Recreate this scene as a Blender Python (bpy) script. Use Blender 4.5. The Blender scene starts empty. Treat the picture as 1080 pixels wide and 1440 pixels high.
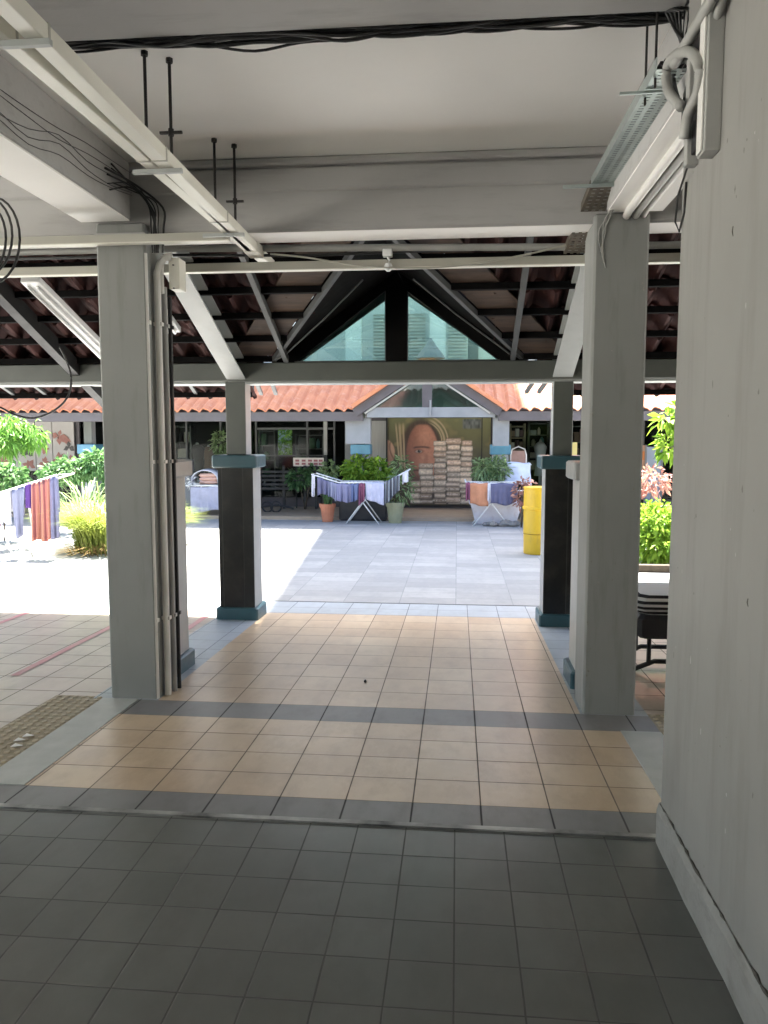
import bpy, math, random
from mathutils import Vector
R = math.radians
rnd = random.Random(7)
D = bpy.data
scene = bpy.context.scene
COL = scene.collection

# ------------------------------------------------------------------ camera numbers
F, PX, PY, H = 1082.0, 540.0, 720.0, 1.6
PIT = math.atan(102 / F); YAW = math.atan(103 / math.hypot(F, 102))
def ray(px, py):
    x = (px - PX) / F; z = -(py - PY) / F; y = 1.0
    y, z = y * math.cos(PIT) + z * math.sin(PIT), -y * math.sin(PIT) + z * math.cos(PIT)
    x, y = x * math.cos(YAW) - y * math.sin(YAW), x * math.sin(YAW) + y * math.cos(YAW)
    return x, y, z
def at(px, py, Y):
    r = ray(px, py); t = Y / r[1]
    return Vector((r[0] * t, Y, H + r[2] * t))
def AX(px, Y): return at(px, 618, Y).x
def AZ(py, Y, px=540): return at(px, py, Y).z
SL, Y0 = 0.026, 2.95
def rz(y): return -SL * (y - Y0)          # the walkway falls gently towards the court
GZ = -0.13                                # court level

# ------------------------------------------------------------------ mesh builder
class MB:
    def __init__(s): s.v = []; s.f = []; s.m = []
    def add(s, vs, fs, mi=0):
        o = len(s.v); s.v += [tuple(v) for v in vs]
        for f in fs: s.f.append([i + o for i in f]); s.m.append(mi)
        return s
    def box(s, a, b, mi=0):
        (x0, y0, z0), (x1, y1, z1) = a, b
        x0, x1 = sorted((x0, x1)); y0, y1 = sorted((y0, y1)); z0, z1 = sorted((z0, z1))
        v = [(x0,y0,z0),(x1,y0,z0),(x1,y1,z0),(x0,y1,z0),(x0,y0,z1),(x1,y0,z1),(x1,y1,z1),(x0,y1,z1)]
        return s.add(v, [(0,3,2,1),(4,5,6,7),(0,1,5,4),(1,2,6,5),(2,3,7,6),(3,0,4,7)], mi)
    def cbox(s, a, b, c=0.01, mi=0):
        """box with all upright and top edges chamfered"""
        (x0, y0, z0), (x1, y1, z1) = a, b
        x0, x1 = sorted((x0, x1)); y0, y1 = sorted((y0, y1)); z0, z1 = sorted((z0, z1))
        def ring(d, z): 
            xa, xb, ya, yb = x0 + d, x1 - d, y0 + d, y1 - d
            return [(xa+c,ya,z),(xb-c,ya,z),(xb,ya+c,z),(xb,yb-c,z),(xb-c,yb,z),(xa+c,yb,z),(xa,yb-c,z),(xa,ya+c,z)]
        v = ring(c, z0) + ring(0, z0 + c) + ring(0, z1 - c) + ring(c, z1)
        fs = [tuple(range(7, -1, -1)), tuple(range(24, 32))]
        for k in range(3):
            for i in range(8):
                j = (i + 1) % 8
                fs.append((k*8+i, k*8+j, k*8+8+j, k*8+8+i))
        return s.add(v, fs, mi)
    def bar(s, p, q, w, h, up=(0,0,1), mi=0):
        p, q = Vector(p), Vector(q); d = (q - p).normalized(); u = Vector(up)
        r = d.cross(u)
        if r.length < 1e-4: r = d.cross(Vector((1,0,0)))
        r.normalize(); u = r.cross(d).normalized()
        v = []
        for c in (p, q):
            for a, b in ((-1,-1),(1,-1),(1,1),(-1,1)): v.append(c + r*a*w/2 + u*b*h/2)
        return s.add(v, [(0,3,2,1),(4,5,6,7),(0,1,5,4),(1,2,6,5),(2,3,7,6),(3,0,4,7)], mi)
    def tube(s, pts, r, n=8, mi=0, cap=True):
        pts = [Vector(p) for p in pts]; rr = r if isinstance(r, (list, tuple)) else [r] * len(pts)
        base = len(s.v); ref = None
        for i, p in enumerate(pts):
            d = (pts[min(i+1, len(pts)-1)] - pts[max(i-1, 0)]).normalized()
            if ref is None: ref = Vector((0,0,1)) if abs(d.z) < .9 else Vector((1,0,0))
            a = d.cross(ref)
            if a.length < 1e-4: a = d.cross(Vector((0,1,0)))
            a.normalize(); b = d.cross(a).normalized(); ref = -b if False else ref
            for k in range(n):
                t = 2*math.pi*k/n
                s.v.append(tuple(p + (a*math.cos(t) + b*math.sin(t))*rr[i]))
        for i in range(len(pts)-1):
            for k in range(n):
                k2 = (k+1) % n
                s.f.append([base+i*n+k, base+i*n+k2, base+(i+1)*n+k2, base+(i+1)*n+k]); s.m.append(mi)
        if cap:
            s.f.append([base+k for k in range(n-1,-1,-1)]); s.m.append(mi)
            s.f.append([base+(len(pts)-1)*n+k for k in range(n)]); s.m.append(mi)
        return s
    def lathe(s, c, prof, n=20, mi=0):
        base = len(s.v); c = Vector(c)
        for r, z in prof:
            for k in range(n):
                t = 2*math.pi*k/n; s.v.append((c.x + r*math.cos(t), c.y + r*math.sin(t), c.z + z))
        for i in range(len(prof)-1):
            for k in range(n):
                k2 = (k+1) % n
                s.f.append([base+i*n+k, base+i*n+k2, base+(i+1)*n+k2, base+(i+1)*n+k]); s.m.append(mi)
        s.f.append([base+k for k in range(n-1,-1,-1)]); s.m.append(mi)
        s.f.append([base+(len(prof)-1)*n+k for k in range(n)]); s.m.append(mi)
        return s
    def prism(s, poly, axis, a, b, mi=0):
        """extrude 2-D outline between a and b along an axis"""
        n = len(poly); v = []
        for c in (a, b):
            for (u, w) in poly:
                v.append({'y': (u, c, w), 'x': (c, u, w), 'z': (u, w, c)}[axis])
        fs = [tuple(range(n)), tuple(range(2*n-1, n-1, -1))] + [(i, i+n, (i+1) % n + n, (i+1) % n) for i in range(n)]
        return s.add(v, fs, mi)
    def build(s, name, mats, parent=None, base=None, smooth=False, bevel=0):
        o = base or (parent.location if parent else Vector((0,0,0)))
        me = D.meshes.new(name)
        me.from_pydata([(v[0]-o[0], v[1]-o[1], v[2]-o[2]) for v in s.v], [], s.f)
        for m in (mats if isinstance(mats, (list, tuple)) else [mats]): me.materials.append(m)
        me.polygons.foreach_set('material_index', s.m)
        if smooth: me.polygons.foreach_set('use_smooth', [True]*len(s.f))
        me.update()
        ob = D.objects.new(name, me); COL.objects.link(ob)
        if parent: ob.parent = parent
        elif base: ob.location = base
        if bevel:
            b = ob.modifiers.new('bevel', 'BEVEL'); b.width = bevel; b.segments = 2; b.limit_method = 'ANGLE'
        return ob

def pieces(mb, name, mats, parent, **k):
    """one object for each separate piece collected in the builder"""
    par = list(range(len(mb.v)))
    def find(i):
        while par[i] != i: par[i] = par[par[i]]; i = par[i]
        return i
    for f in mb.f:
        for i in f[1:]: par[find(i)] = find(f[0])
    groups = {}
    for f, m in zip(mb.f, mb.m): groups.setdefault(find(f[0]), []).append((f, m))
    out = []
    for g in groups.values():
        idx = {}; q = MB()
        for f, m in g:
            for i in f:
                if i not in idx: idx[i] = len(q.v); q.v.append(mb.v[i])
            q.f.append([idx[i] for i in f]); q.m.append(m)
        out.append(q.build(name, mats, parent, **k))
    return out
def nest(child, part):
    child.parent = part; return child
def smooth_path(P, k=5):
    P = [Vector(p) for p in P]; out = []
    for i in range(len(P)-1):
        p0, p1, p2, p3 = P[max(i-1,0)], P[i], P[i+1], P[min(i+2,len(P)-1)]
        for j in range(k):
            u = j/k; out.append(.5*((2*p1)+(p2-p0)*u+(2*p0-5*p1+4*p2-p3)*u*u+(3*p1-p0-3*p2+p3)*u**3))
    out.append(P[-1]); return out
def tag(o, label=None, cat=None, group=None, kind=None):
    if label: o['label'] = label
    if cat: o['category'] = cat
    if group: o['group'] = group
    if kind: o['kind'] = kind
    return o
def thing(name, label, cat, loc=(0,0,0), group=None):
    o = D.objects.new(name, None); o.empty_display_size = .1; COL.objects.link(o); o.location = loc
    return tag(o, label, cat, group)
def structure(name, mb, mat, **k): return tag(mb.build(name, mat, **k), kind='structure')
def dup(root, loc, label=None, group=None):
    r = root.copy(); COL.objects.link(r); r.location = loc
    if label: r['label'] = label
    if group: r['group'] = group
    for ch in list(root.children):
        c = ch.copy(); COL.objects.link(c); c.parent = r
        for g in list(ch.children):
            d = g.copy(); COL.objects.link(d); d.parent = c
    return r

# ------------------------------------------------------------------ materials
def nodes(name):
    m = D.materials.new(name); m.use_nodes = True; nt = m.node_tree
    return m, nt, nt.nodes['Principled BSDF']
def N(nt, t, **k):
    n = nt.nodes.new(t)
    for a, b in k.items():
        if a.startswith('_'): n.inputs[a[1:].replace('_', ' ')].default_value = b
        else: setattr(n, a, b)
    return n
def math_(nt, op, a, b=None, c=None):
    n = nt.nodes.new('ShaderNodeMath'); n.operation = op
    for i, v in enumerate((a, b, c)):
        if v is None: continue
        if isinstance(v, (int, float)): n.inputs[i].default_value = v
        else: nt.links.new(v, n.inputs[i])
    return n.outputs[0]
def mix(nt, fac, a, b, mode='MIX'):
    n = nt.nodes.new('ShaderNodeMix'); n.data_type = 'RGBA'; n.blend_type = mode
    for i, v in ((0, fac), (6, a), (7, b)):
        if isinstance(v, (int, float)): n.inputs[i].default_value = v
        elif isinstance(v, (tuple, list)): n.inputs[i].default_value = (*v[:3], 1)
        else: nt.links.new(v, n.inputs[i])
    return n.outputs[2]
def ramp(nt, fac, stops):
    n = nt.nodes.new('ShaderNodeValToRGB'); e = n.color_ramp.elements
    while len(e) < len(stops): e.new(0.5)
    for el, (p, c) in zip(e, stops): el.position = p; el.color = (*c, 1) if len(c) == 3 else c
    nt.links.new(fac, n.inputs[0]); return n.outputs[0]
def coords(nt, scale=(1,1,1)):
    g = nt.nodes.new('ShaderNodeNewGeometry'); m = nt.nodes.new('ShaderNodeMapping')
    m.inputs['Scale'].default_value = scale; nt.links.new(g.outputs['Position'], m.inputs[0]); return m.outputs[0]
def noise(nt, vec, scale, detail=4, rough=.55):
    n = nt.nodes.new('ShaderNodeTexNoise'); n.inputs['Scale'].default_value = scale
    n.inputs['Detail'].default_value = detail; n.inputs['Roughness'].default_value = rough
    nt.links.new(vec, n.inputs['Vector']); return n.outputs['Fac']
def bump(nt, h, strength, dist, bsdf):
    b = nt.nodes.new('ShaderNodeBump'); b.inputs['Strength'].default_value = strength; b.inputs['Distance'].default_value = dist
    nt.links.new(h, b.inputs['Height']); nt.links.new(b.outputs[0], bsdf.inputs['Normal'])
def surf(name, c, c2=None, scale=4, rough=.7, metal=0, b=0.15, bs=40, stain=None, stain_scale=(1,1,.2), stain_amt=.5, spec=.5, stretch=(1,1,1)):
    """general worn surface: two-tone mottling, optional streaky stain, fine bump"""
    m, nt, bs_ = nodes(name); c2 = c2 or tuple(x*.8 for x in c)
    v = coords(nt, stretch)
    f = ramp(nt, noise(nt, v, scale, 6), [(.3, (0,0,0)), (.7, (1,1,1))])
    col = mix(nt, f, c, c2)
    if stain:
        sf = ramp(nt, noise(nt, coords(nt, stain_scale), 5, 6, .65), [(.52, (0,0,0)), (.72, (stain_amt,)*3)])
        col = mix(nt, sf, col, stain)
    nt.links.new(col, bs_.inputs['Base Color'])
    rg = math_(nt, 'MULTIPLY_ADD', noise(nt, v, scale*2.3, 3), .25, rough - .12)
    nt.links.new(rg, bs_.inputs['Roughness']); bs_.inputs['Metallic'].default_value = metal
    bs_.inputs['Specular IOR Level'].default_value = spec
    if b: bump(nt, noise(nt, v, bs, 5), b, .01, bs_)
    return m
def tile_mat(name, cols, w, d, ox, oy, grout=(.03,.03,.028), gw=.005, rough=.42, dirt=(.05,.045,.04), dirt_amt=.35, vary=.5, spec=.5):
    m, nt, bs = nodes(name)
    g = nt.nodes.new('ShaderNodeNewGeometry'); sx = nt.nodes.new('ShaderNodeSeparateXYZ')
    nt.links.new(g.outputs['Position'], sx.inputs[0])
    wob = noise(nt, coords(nt), 6, 2)
    u = math_(nt, 'DIVIDE', math_(nt, 'SUBTRACT', sx.outputs[0], ox), w)
    v = math_(nt, 'DIVIDE', math_(nt, 'SUBTRACT', sx.outputs[1], oy), d)
    def edge(q, size):
        fr = math_(nt, 'FRACT', q)
        e = math_(nt, 'MINIMUM', fr, math_(nt, 'SUBTRACT', 1.0, fr))
        return math_(nt, 'MULTIPLY', e, size)
    dist = math_(nt, 'MINIMUM', edge(u, w), edge(v, d))
    dist = math_(nt, 'ADD', dist, math_(nt, 'MULTIPLY_ADD', wob, .003, -.0015))
    gm = nt.nodes.new('ShaderNodeMapRange'); gm.inputs[1].default_value = gw*.35; gm.inputs[2].default_value = gw*.75
    nt.links.new(dist, gm.inputs[0]); tilef = gm.outputs[0]
    cb = nt.nodes.new('ShaderNodeCombineXYZ')
    nt.links.new(math_(nt, 'FLOOR', u), cb.inputs[0]); nt.links.new(math_(nt, 'FLOOR', v), cb.inputs[1])
    wn = nt.nodes.new('ShaderNodeTexWhiteNoise'); wn.noise_dimensions = '3D'; nt.links.new(cb.outputs[0], wn.inputs['Vector'])
    n = len(cols); stops = [(i/(max(n-1,1)), c) for i, c in enumerate(cols)]
    fine = noise(nt, coords(nt), 9, 5, .6); big = noise(nt, coords(nt, (1,.6,1)), 1.7, 2)
    sel = math_(nt, 'ADD', math_(nt, 'MULTIPLY', wn.outputs[0], vary), math_(nt, 'MULTIPLY_ADD', fine, .7, -.35 + (1-vary)*.5))
    col = ramp(nt, sel, stops)
    df = ramp(nt, big, [(.36, (0,0,0)), (.85, (dirt_amt,)*3)]); col = mix(nt, df, col, dirt)
    sc = ramp(nt, noise(nt, coords(nt, (1, .45, 1)), 7, 6, .66), [(.46, (0,0,0)), (.80, (.6,)*3)]); col = mix(nt, sc, col, dirt)
    lf = ramp(nt, noise(nt, coords(nt, (1.3, .5, 1)), 13, 5, .62), [(.55, (0,0,0)), (.85, (.35,)*3)]); col = mix(nt, lf, col, cols[-1])
    grout = mix(nt, noise(nt, coords(nt), 5, 4), tuple(x*.55 for x in grout), tuple(x*1.5 for x in grout))
    col = mix(nt, tilef, grout, col)
    nt.links.new(col, bs.inputs['Base Color'])
    r = math_(nt, 'ADD', math_(nt, 'MULTIPLY_ADD', noise(nt, coords(nt), 3.1, 5), .14, rough-.03), math_(nt, 'MULTIPLY_ADD', wn.outputs[0], .03, 0.0))
    nt.links.new(mix(nt, tilef, (.9,)*3, r), bs.inputs['Roughness'])
    bs.inputs['Specular IOR Level'].default_value = spec
    h = math_(nt, 'ADD', tilef, math_(nt, 'MULTIPLY', fine, .05)); bump(nt, h, .3, .004, bs)
    return m
def leaf_mat(name, c1, c2, trans=.35, rough=.5):
    m, nt, bs = nodes(name)
    g = nt.nodes.new('ShaderNodeNewGeometry')
    col = ramp(nt, g.outputs['Random Per Island'], [(0, c1), (.75, c2), (1, tuple(min(1, x*1.35) for x in c2))])
    nt.links.new(col, bs.inputs['Base Color']); bs.inputs['Roughness'].default_value = rough; bs.inputs['Specular IOR Level'].default_value = .2
    t = nt.nodes.new('ShaderNodeBsdfTranslucent'); nt.links.new(mix(nt, .4, col, (1,1,.3), 'MULTIPLY'), t.inputs[0])
    mx = nt.nodes.new('ShaderNodeMixShader'); mx.inputs[0].default_value = trans
    nt.links.new(bs.outputs[0], mx.inputs[1]); nt.links.new(t.outputs[0], mx.inputs[2])
    nt.links.new(mx.outputs[0], nt.nodes['Material Output'].inputs[0]); return m
def glass_mat(name, tint, rough=.03, clear=.7, spec_col=(1,1,1), ior=1.5):
    m, nt, bs = nodes(name); nt.nodes.remove(bs)
    tr = nt.nodes.new('ShaderNodeBsdfTransparent'); tr.inputs[0].default_value = (*tint, 1)
    gl = nt.nodes.new('ShaderNodeBsdfGlossy'); gl.inputs['Roughness'].default_value = rough; gl.inputs[0].default_value = (*spec_col, 1)
    fr = nt.nodes.new('ShaderNodeFresnel'); fr.inputs[0].default_value = ior
    mx = nt.nodes.new('ShaderNodeMixShader'); nt.links.new(math_(nt, 'ADD', fr.outputs[0], 1-clear), mx.inputs[0])
    nt.links.new(tr.outputs[0], mx.inputs[1]); nt.links.new(gl.outputs[0], mx.inputs[2])
    nt.links.new(mx.outputs[0], nt.nodes['Material Output'].inputs[0]); return m
def stripe_mat(name, cols, period, axis='x', rough=.85):
    m, nt, bs = nodes(name); g = nt.nodes.new('ShaderNodeNewGeometry'); sx = nt.nodes.new('ShaderNodeSeparateXYZ')
    nt.links.new(g.outputs['Position'], sx.inputs[0])
    f = math_(nt, 'FRACT', math_(nt, 'DIVIDE', sx.outputs['xyz'.index(axis)], period))
    n = len(cols); cr = ramp(nt, f, [(i/n, c) for i, c in enumerate(cols)])
    nt.nodes[-1]
    for nd in nt.nodes:
        if nd.type == 'VALTORGB': nd.color_ramp.interpolation = 'CONSTANT'
    nt.links.new(cr, bs.inputs['Base Color']); bs.inputs['Roughness'].default_value = rough
    bump(nt, noise(nt, coords(nt), 300, 2), .2, .002, bs); return m
def cloth(name, c, c2=None): return surf(name, c, c2 or tuple(x*.8 for x in c), 9, .9, b=.25, bs=260, spec=.2)

M = {}
M['wall'] = surf('painted_wall', (.27,.266,.25), (.225,.22,.205), 1.1, .7, b=.35, bs=7, stain=(.17,.165,.15), stain_scale=(1.3,1.3,.16), stain_amt=.55)
M['ceiling'] = surf('ceiling_paint', (.86,.85,.82), (.81,.80,.77), 1.2, .85, b=.08, bs=30)
M['beam'] = surf('beam_paint', (.42,.415,.405), (.37,.365,.355), 1.5, .8, b=.12, bs=30, stain=(.25,.24,.225), stain_scale=(.4,2,3), stain_amt=.4)
M['pillar'] = surf('pillar_paint', (.25,.255,.243), (.215,.22,.21), 1.4, .75, b=.1, bs=26, stain=(.13,.127,.115), stain_scale=(3,3,.35), stain_amt=.38)
M['skirt'] = surf('skirting_render', (.29,.285,.265), (.23,.225,.21), 5, .8, b=.3, bs=45, stain=(.14,.13,.12), stain_scale=(1,1,3), stain_amt=.6)
M['crack'] = surf('crack_filler', (.05,.045,.038), (.11,.10,.085), 20, .95)
M['green_steel'] = surf('painted_steel_grey_green', (.115,.125,.11), (.09,.10,.088), 3, .5, b=.06, bs=60)
M['light_steel'] = surf('painted_steel_light', (.40,.42,.405), (.35,.37,.36), 3, .5, b=.06, bs=50, stain=(.3,.29,.27), stain_scale=(2,2,2), stain_amt=.3)
M['black_steel'] = surf('black_painted_steel', (.012,.012,.012), (.02,.02,.02), 5, .6, b=.05)
M['black_board'] = surf('black_stained_board', (.006,.006,.006), (.009,.008,.008), 5, .9, b=.05, spec=.1)
M['grey_steel'] = surf('dull_grey_steel', (.075,.08,.078), (.055,.058,.056), 5, .5, b=.05)
M['teal'] = surf('teal_glazed_tile', (.035,.10,.125), (.028,.08,.10), 8, .35, b=.05)
M['teal_light'] = surf('blue_glazed_tile', (.10,.27,.38), (.08,.22,.32), 8, .4, b=.05)
M['dark_tile'] = tile_mat('charcoal_tile', [(.010,.011,.010),(.015,.016,.015)], .2, .2, 0, 0, rough=.17, dirt_amt=.1, spec=.4)
M['pale_tile_lit_side'] = surf('pale_tile_lit_column_side', (.37,.375,.365), (.32,.325,.315), 6, .4, b=.05)
M['galv'] = surf('galvanised_steel', (.50,.56,.54), (.40,.46,.45), 14, .42, metal=.75, b=.1, bs=60)
M['old_galv'] = surf('weathered_galvanised_steel', (.20,.18,.145), (.13,.115,.095), 16, .6, metal=.4, b=.2, bs=80)
M['trunk'] = surf('cream_enamelled_steel', (.74,.73,.65), (.68,.66,.58), 3, .4, b=.05, bs=50)
M['trunk_dim'] = surf('grey_cream_steel', (.42,.41,.35), (.36,.35,.30), 3, .45, b=.05, bs=50)
M['pvc'] = surf('white_pvc', (.72,.71,.68), (.64,.63,.59), 4, .45, b=.04)
M['pvc_grey'] = surf('grey_pvc', (.36,.36,.34), (.30,.30,.28), 4, .5, b=.04)
M['cable'] = surf('black_cable_sheath', (.012,.012,.012), (.02,.02,.02), 10, .45, b=0)
M['rod'] = surf('dark_threaded_rod', (.02,.02,.02), (.035,.03,.028), 60, .5, metal=.5, b=.3, bs=200)
M['lamp_white'] = surf('lamp_housing_white', (.80,.81,.80), (.72,.73,.72), 5, .35, b=0)
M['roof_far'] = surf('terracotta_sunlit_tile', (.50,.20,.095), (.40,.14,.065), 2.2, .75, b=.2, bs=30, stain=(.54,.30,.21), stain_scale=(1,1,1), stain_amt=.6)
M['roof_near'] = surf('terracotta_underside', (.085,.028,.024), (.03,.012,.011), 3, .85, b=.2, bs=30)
M['batten'] = surf('black_timber_batten', (.012,.010,.009), (.02,.016,.014), 8, .8)
M['valley_board'] = surf('tan_valley_board', (.10,.062,.038), (.035,.023,.016), 5, .7, b=.1, stretch=(.5,3,3))
M['fascia'] = surf('dark_mauve_fascia', (.085,.075,.08), (.065,.057,.06), 4, .55, b=.06)
M['far_white'] = surf('far_white_frame', (.21,.22,.23), (.17,.18,.19), 4, .5, b=.05)
M['gable_glass'] = glass_mat('teal_tinted_glass', (.57,.72,.665), .02, .94)
M['shop_glass'] = glass_mat('smoked_shop_glass', (.80,.84,.83), .02, 1.0, ior=1.12)
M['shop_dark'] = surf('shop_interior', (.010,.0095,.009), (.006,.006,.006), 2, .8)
M['shop_floor'] = surf('shop_interior_floor', (.16,.14,.12), (.12,.10,.09), 2, .6)
M['grey_tile'] = tile_mat('grey_floor_tile', [(.075,.083,.075),(.102,.108,.098),(.13,.135,.124)], .2, .2, .004, 2.829, grout=(.05,.052,.046), gw=.005, rough=.29, dirt=(.055,.052,.045), dirt_amt=.45, spec=1.0)
YC = [(.44,.325,.215),(.52,.40,.265),(.58,.47,.33)]
M['yel_a'] = tile_mat('buff_tile_near', YC, .3, .255, .117, 3.284, grout=(.10,.08,.06), gw=.0055, rough=.29, dirt=(.25,.17,.10), dirt_amt=.6, vary=.7, spec=.9)
M['yel_b'] = tile_mat('buff_tile_far', YC, .3, .312, .117, 4.579, grout=(.12,.095,.075), gw=.0055, rough=.29, dirt=(.30,.21,.14), dirt_amt=.5, vary=.7, spec=.9)
M['side_tile'] = tile_mat('pinkish_side_tile', [(.38,.31,.25),(.44,.36,.30),(.48,.41,.345)], .3, .3, -2.55, 3.2, grout=(.09,.08,.07), gw=.007, rough=.30, dirt=(.25,.2,.16), dirt_amt=.4)
M['strip'] = tile_mat('grey_strip_tile', [(.17,.17,.172),(.215,.215,.215)], .3, .6, .117, 3.0, grout=(.04,.04,.04), gw=.007, rough=.36, dirt=(.09,.085,.08), dirt_amt=.4)
M['border'] = tile_mat('blue_grey_border_tile', [(.30,.34,.37),(.36,.40,.43)], .3, .3, .117, 7.39, grout=(.14,.15,.16), gw=.006, rough=.4, dirt=(.2,.21,.22), dirt_amt=.3)
M['kerb'] = surf('pale_kerb_concrete', (.44,.46,.44), (.36,.38,.36), 6, .6, b=.15)
M['nosing'] = surf('metal_nosing_highlights', (.50,.50,.48), (.06,.06,.06), 4, .4, metal=.5, b=.2)  # pale patches paint the highlights along the step edge
M['tactile'] = surf('tactile_tile', (.30,.255,.17), (.24,.20,.13), 7, .6, b=.2)
M['tactile_stud'] = surf('worn_tactile_stud', (.40,.35,.25), (.30,.25,.17), 7, .5, b=.1)
M['red_line'] = surf('faded_red_floor_line', (.50,.17,.19), (.44,.26,.24), 8, .5, b=.05)
M['court'] = tile_mat('court_paving', [(.23,.235,.23),(.29,.293,.285),(.36,.36,.345)], .6, .3, 0, 8.02, grout=(.22,.23,.23), gw=.008, rough=.62, dirt=(.22,.23,.23), dirt_amt=.7, vary=.8, spec=.3)
M['apron'] = surf('far_apron_tile', (.40,.31,.22), (.33,.25,.175), 3, .45, b=.05)
M['ground'] = surf('outer_ground', (.48,.47,.44), (.40,.40,.37), .4, .9, b=.2)
M['bark'] = surf('bark', (.10,.075,.05), (.06,.045,.03), 12, .9, b=.5, bs=60, stretch=(1,1,.3))
M['soil'] = surf('soil', (.06,.045,.03), (.04,.03,.02), 14, .95, b=.5)
M['leaf_tree'] = leaf_mat('light_tree_leaf', (.07,.17,.03), (.16,.32,.07))
M['leaf_bush'] = leaf_mat('blue_green_leaf', (.035,.10,.035), (.12,.22,.10))
M['leaf_yellow'] = leaf_mat('yellow_green_leaf', (.15,.20,.035), (.33,.39,.10), .3)
M['leaf_lime'] = leaf_mat('lime_leaf', (.10,.21,.02), (.24,.36,.05))
M['leaf_grey'] = leaf_mat('grey_green_leaf', (.09,.16,.06), (.26,.35,.18))
M['leaf_dry'] = leaf_mat('dry_grass', (.20,.13,.05), (.32,.22,.09), .2)
M['leaf_pink'] = leaf_mat('coral_bracts', (.26,.11,.095), (.36,.20,.165), .3)
M['terracotta'] = surf('terracotta_pot', (.52,.20,.11), (.44,.16,.085), 8, .7, b=.1)
M['olive_pot'] = surf('olive_pot', (.30,.30,.19), (.25,.25,.15), 8, .6, b=.1)
M['tub'] = surf('white_planter_tub', (.62,.60,.63), (.52,.49,.53), 5, .5, b=.1, stain=(.42,.34,.31), stain_scale=(2,2,1), stain_amt=.5)
M['black_plastic'] = surf('black_plastic', (.014,.014,.016), (.022,.022,.025), 6, .5, b=.05)
M['yellow_plastic'] = surf('yellow_plastic', (.72,.45,.02), (.64,.38,.018), 3, .42, b=.03, stain=(.40,.26,.05), stain_scale=(3,3,1), stain_amt=.4)
M['rack'] = surf('white_rack_tube', (.78,.78,.77), (.70,.70,.69), 8, .4, b=0)

# ------------------------------------------------------------------ foliage
def foliage(blobs, n, size, seed, asp=.45, droop=.3, shell=.55):
    """leaf-sized bent faces scattered through a set of ellipsoids"""
    r = random.Random(seed); mb = MB(); wts = [b[3]*b[4]*b[5] for b in blobs]
    for _ in range(n):
        b = r.choices(blobs, wts)[0]
        while True:
            d = Vector((r.gauss(0,1), r.gauss(0,1), r.gauss(0,1)))
            if d.length > .1: break
        d.normalize(); k = shell + (1-shell)*r.random(); k *= (.85+.3*r.random())
        c = Vector((b[0]+d.x*b[3]*k, b[1]+d.y*b[4]*k, b[2]+d.z*b[5]*k))
        ax = (d + Vector((r.gauss(0,.6), r.gauss(0,.6), r.gauss(0,.5)-droop))).normalized()
        sd = ax.cross(Vector((r.gauss(0,1), r.gauss(0,1), r.gauss(0,1))))
        if sd.length < .05: continue
        sd.normalize(); nn = ax.cross(sd); L = size*(.6+.8*r.random()); w = L*asp
        p1 = c + ax*L*.5 + nn*L*.08; p2 = c + ax*L - Vector((0,0,L*droop*.6))
        mb.add([c, p1+sd*w*.5, p2, p1-sd*w*.5, p1-nn*L*.06], [(0,1,4),(1,2,4),(2,3,4),(3,0,4)])
    return mb
def blades(c, n, h, spread, seed, w=.014, lean=.5):
    r = random.Random(seed); mb = MB(); c = Vector(c)
    for _ in range(n):
        a = r.random()*2*math.pi; rad = spread*.35*math.sqrt(r.random())
        p = c + Vector((math.cos(a)*rad*1.2, math.sin(a)*rad, 0)); a += r.gauss(0,.5)
        d = Vector((math.cos(a), math.sin(a), 0)); s = Vector((-d.y, d.x, 0)); L = h*(.65+.5*r.random())
        out = spread*(.25+.8*r.random())*lean*2; vs = []; seg = 4
        for i in range(seg+1):
            t = i/seg; q = p + d*out*t*t + Vector((0,0,L*(t*1.25-.55*t**3)))
            ww = w*(1-t*.85)*(.7+.6*r.random() if i == 0 else 1); vs += [q-s*ww, q+s*ww]
        mb.add(vs, [(2*i,2*i+1,2*i+3,2*i+2) for i in range(seg)])
    return mb
def stems(mb, base, tops, r0=.02):
    base = Vector(base)
    for t in tops:
        t = Vector(t); mid = (base+t)/2 + Vector((rnd.uniform(-.06,.06), rnd.uniform(-.06,.06), .05))
        mb.tube([base, mid, t], [r0, r0*.7, r0*.35], 6)
    return mb

# ------------------------------------------------------------------ ground and floors
def slab(x0, y0, x1, y1, z0f, th=.03):
    mb = MB(); a, b = z0f(y0), z0f(y1)
    v = [(x0,y0,a-th),(x1,y0,a-th),(x1,y1,b-th),(x0,y1,b-th),(x0,y0,a),(x1,y0,a),(x1,y1,b),(x0,y1,b)]
    return mb.add(v, [(0,3,2,1),(4,5,6,7),(0,1,5,4),(1,2,6,5),(2,3,7,6),(3,0,4,7)])
flat = lambda z: (lambda y: z)
structure('ground', slab(-400, -300, 400, 400, flat(-.32), .1), M['ground'])
structure('void_deck_floor', slab(-9, -9, 40, 3.045, flat(0), .3), M['grey_tile'])
XL, XR = -2.0, .93
structure('walkway_strip', slab(-9, 3.075, XR+.2, 3.284, rz, .3), M['strip'])
structure('tiled_walkway_near', slab(XL, 3.284, XR, 4.303, rz, .3), M['yel_a'])
structure('walkway_strip', slab(XL, 4.303, 1.15, 4.579, rz, .3), M['strip'])
structure('tiled_walkway', slab(-1.87, 4.579, .75, 7.39, rz, .3), M['yel_b'])
mb = MB(); mb.box((-2.6, 3.045, -.3), (XR+.2, 3.075, .008))
structure('step_nosing', mb, M['nosing'])
structure('kerb', slab(-2.232, 3.284, XL, 4.579, lambda y: rz(y)+.004, .3), M['kerb'])
structure('kerb', slab(XR, 3.284, 1.15, 4.303, lambda y: rz(y)+.004, .3), M['kerb'])
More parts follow.
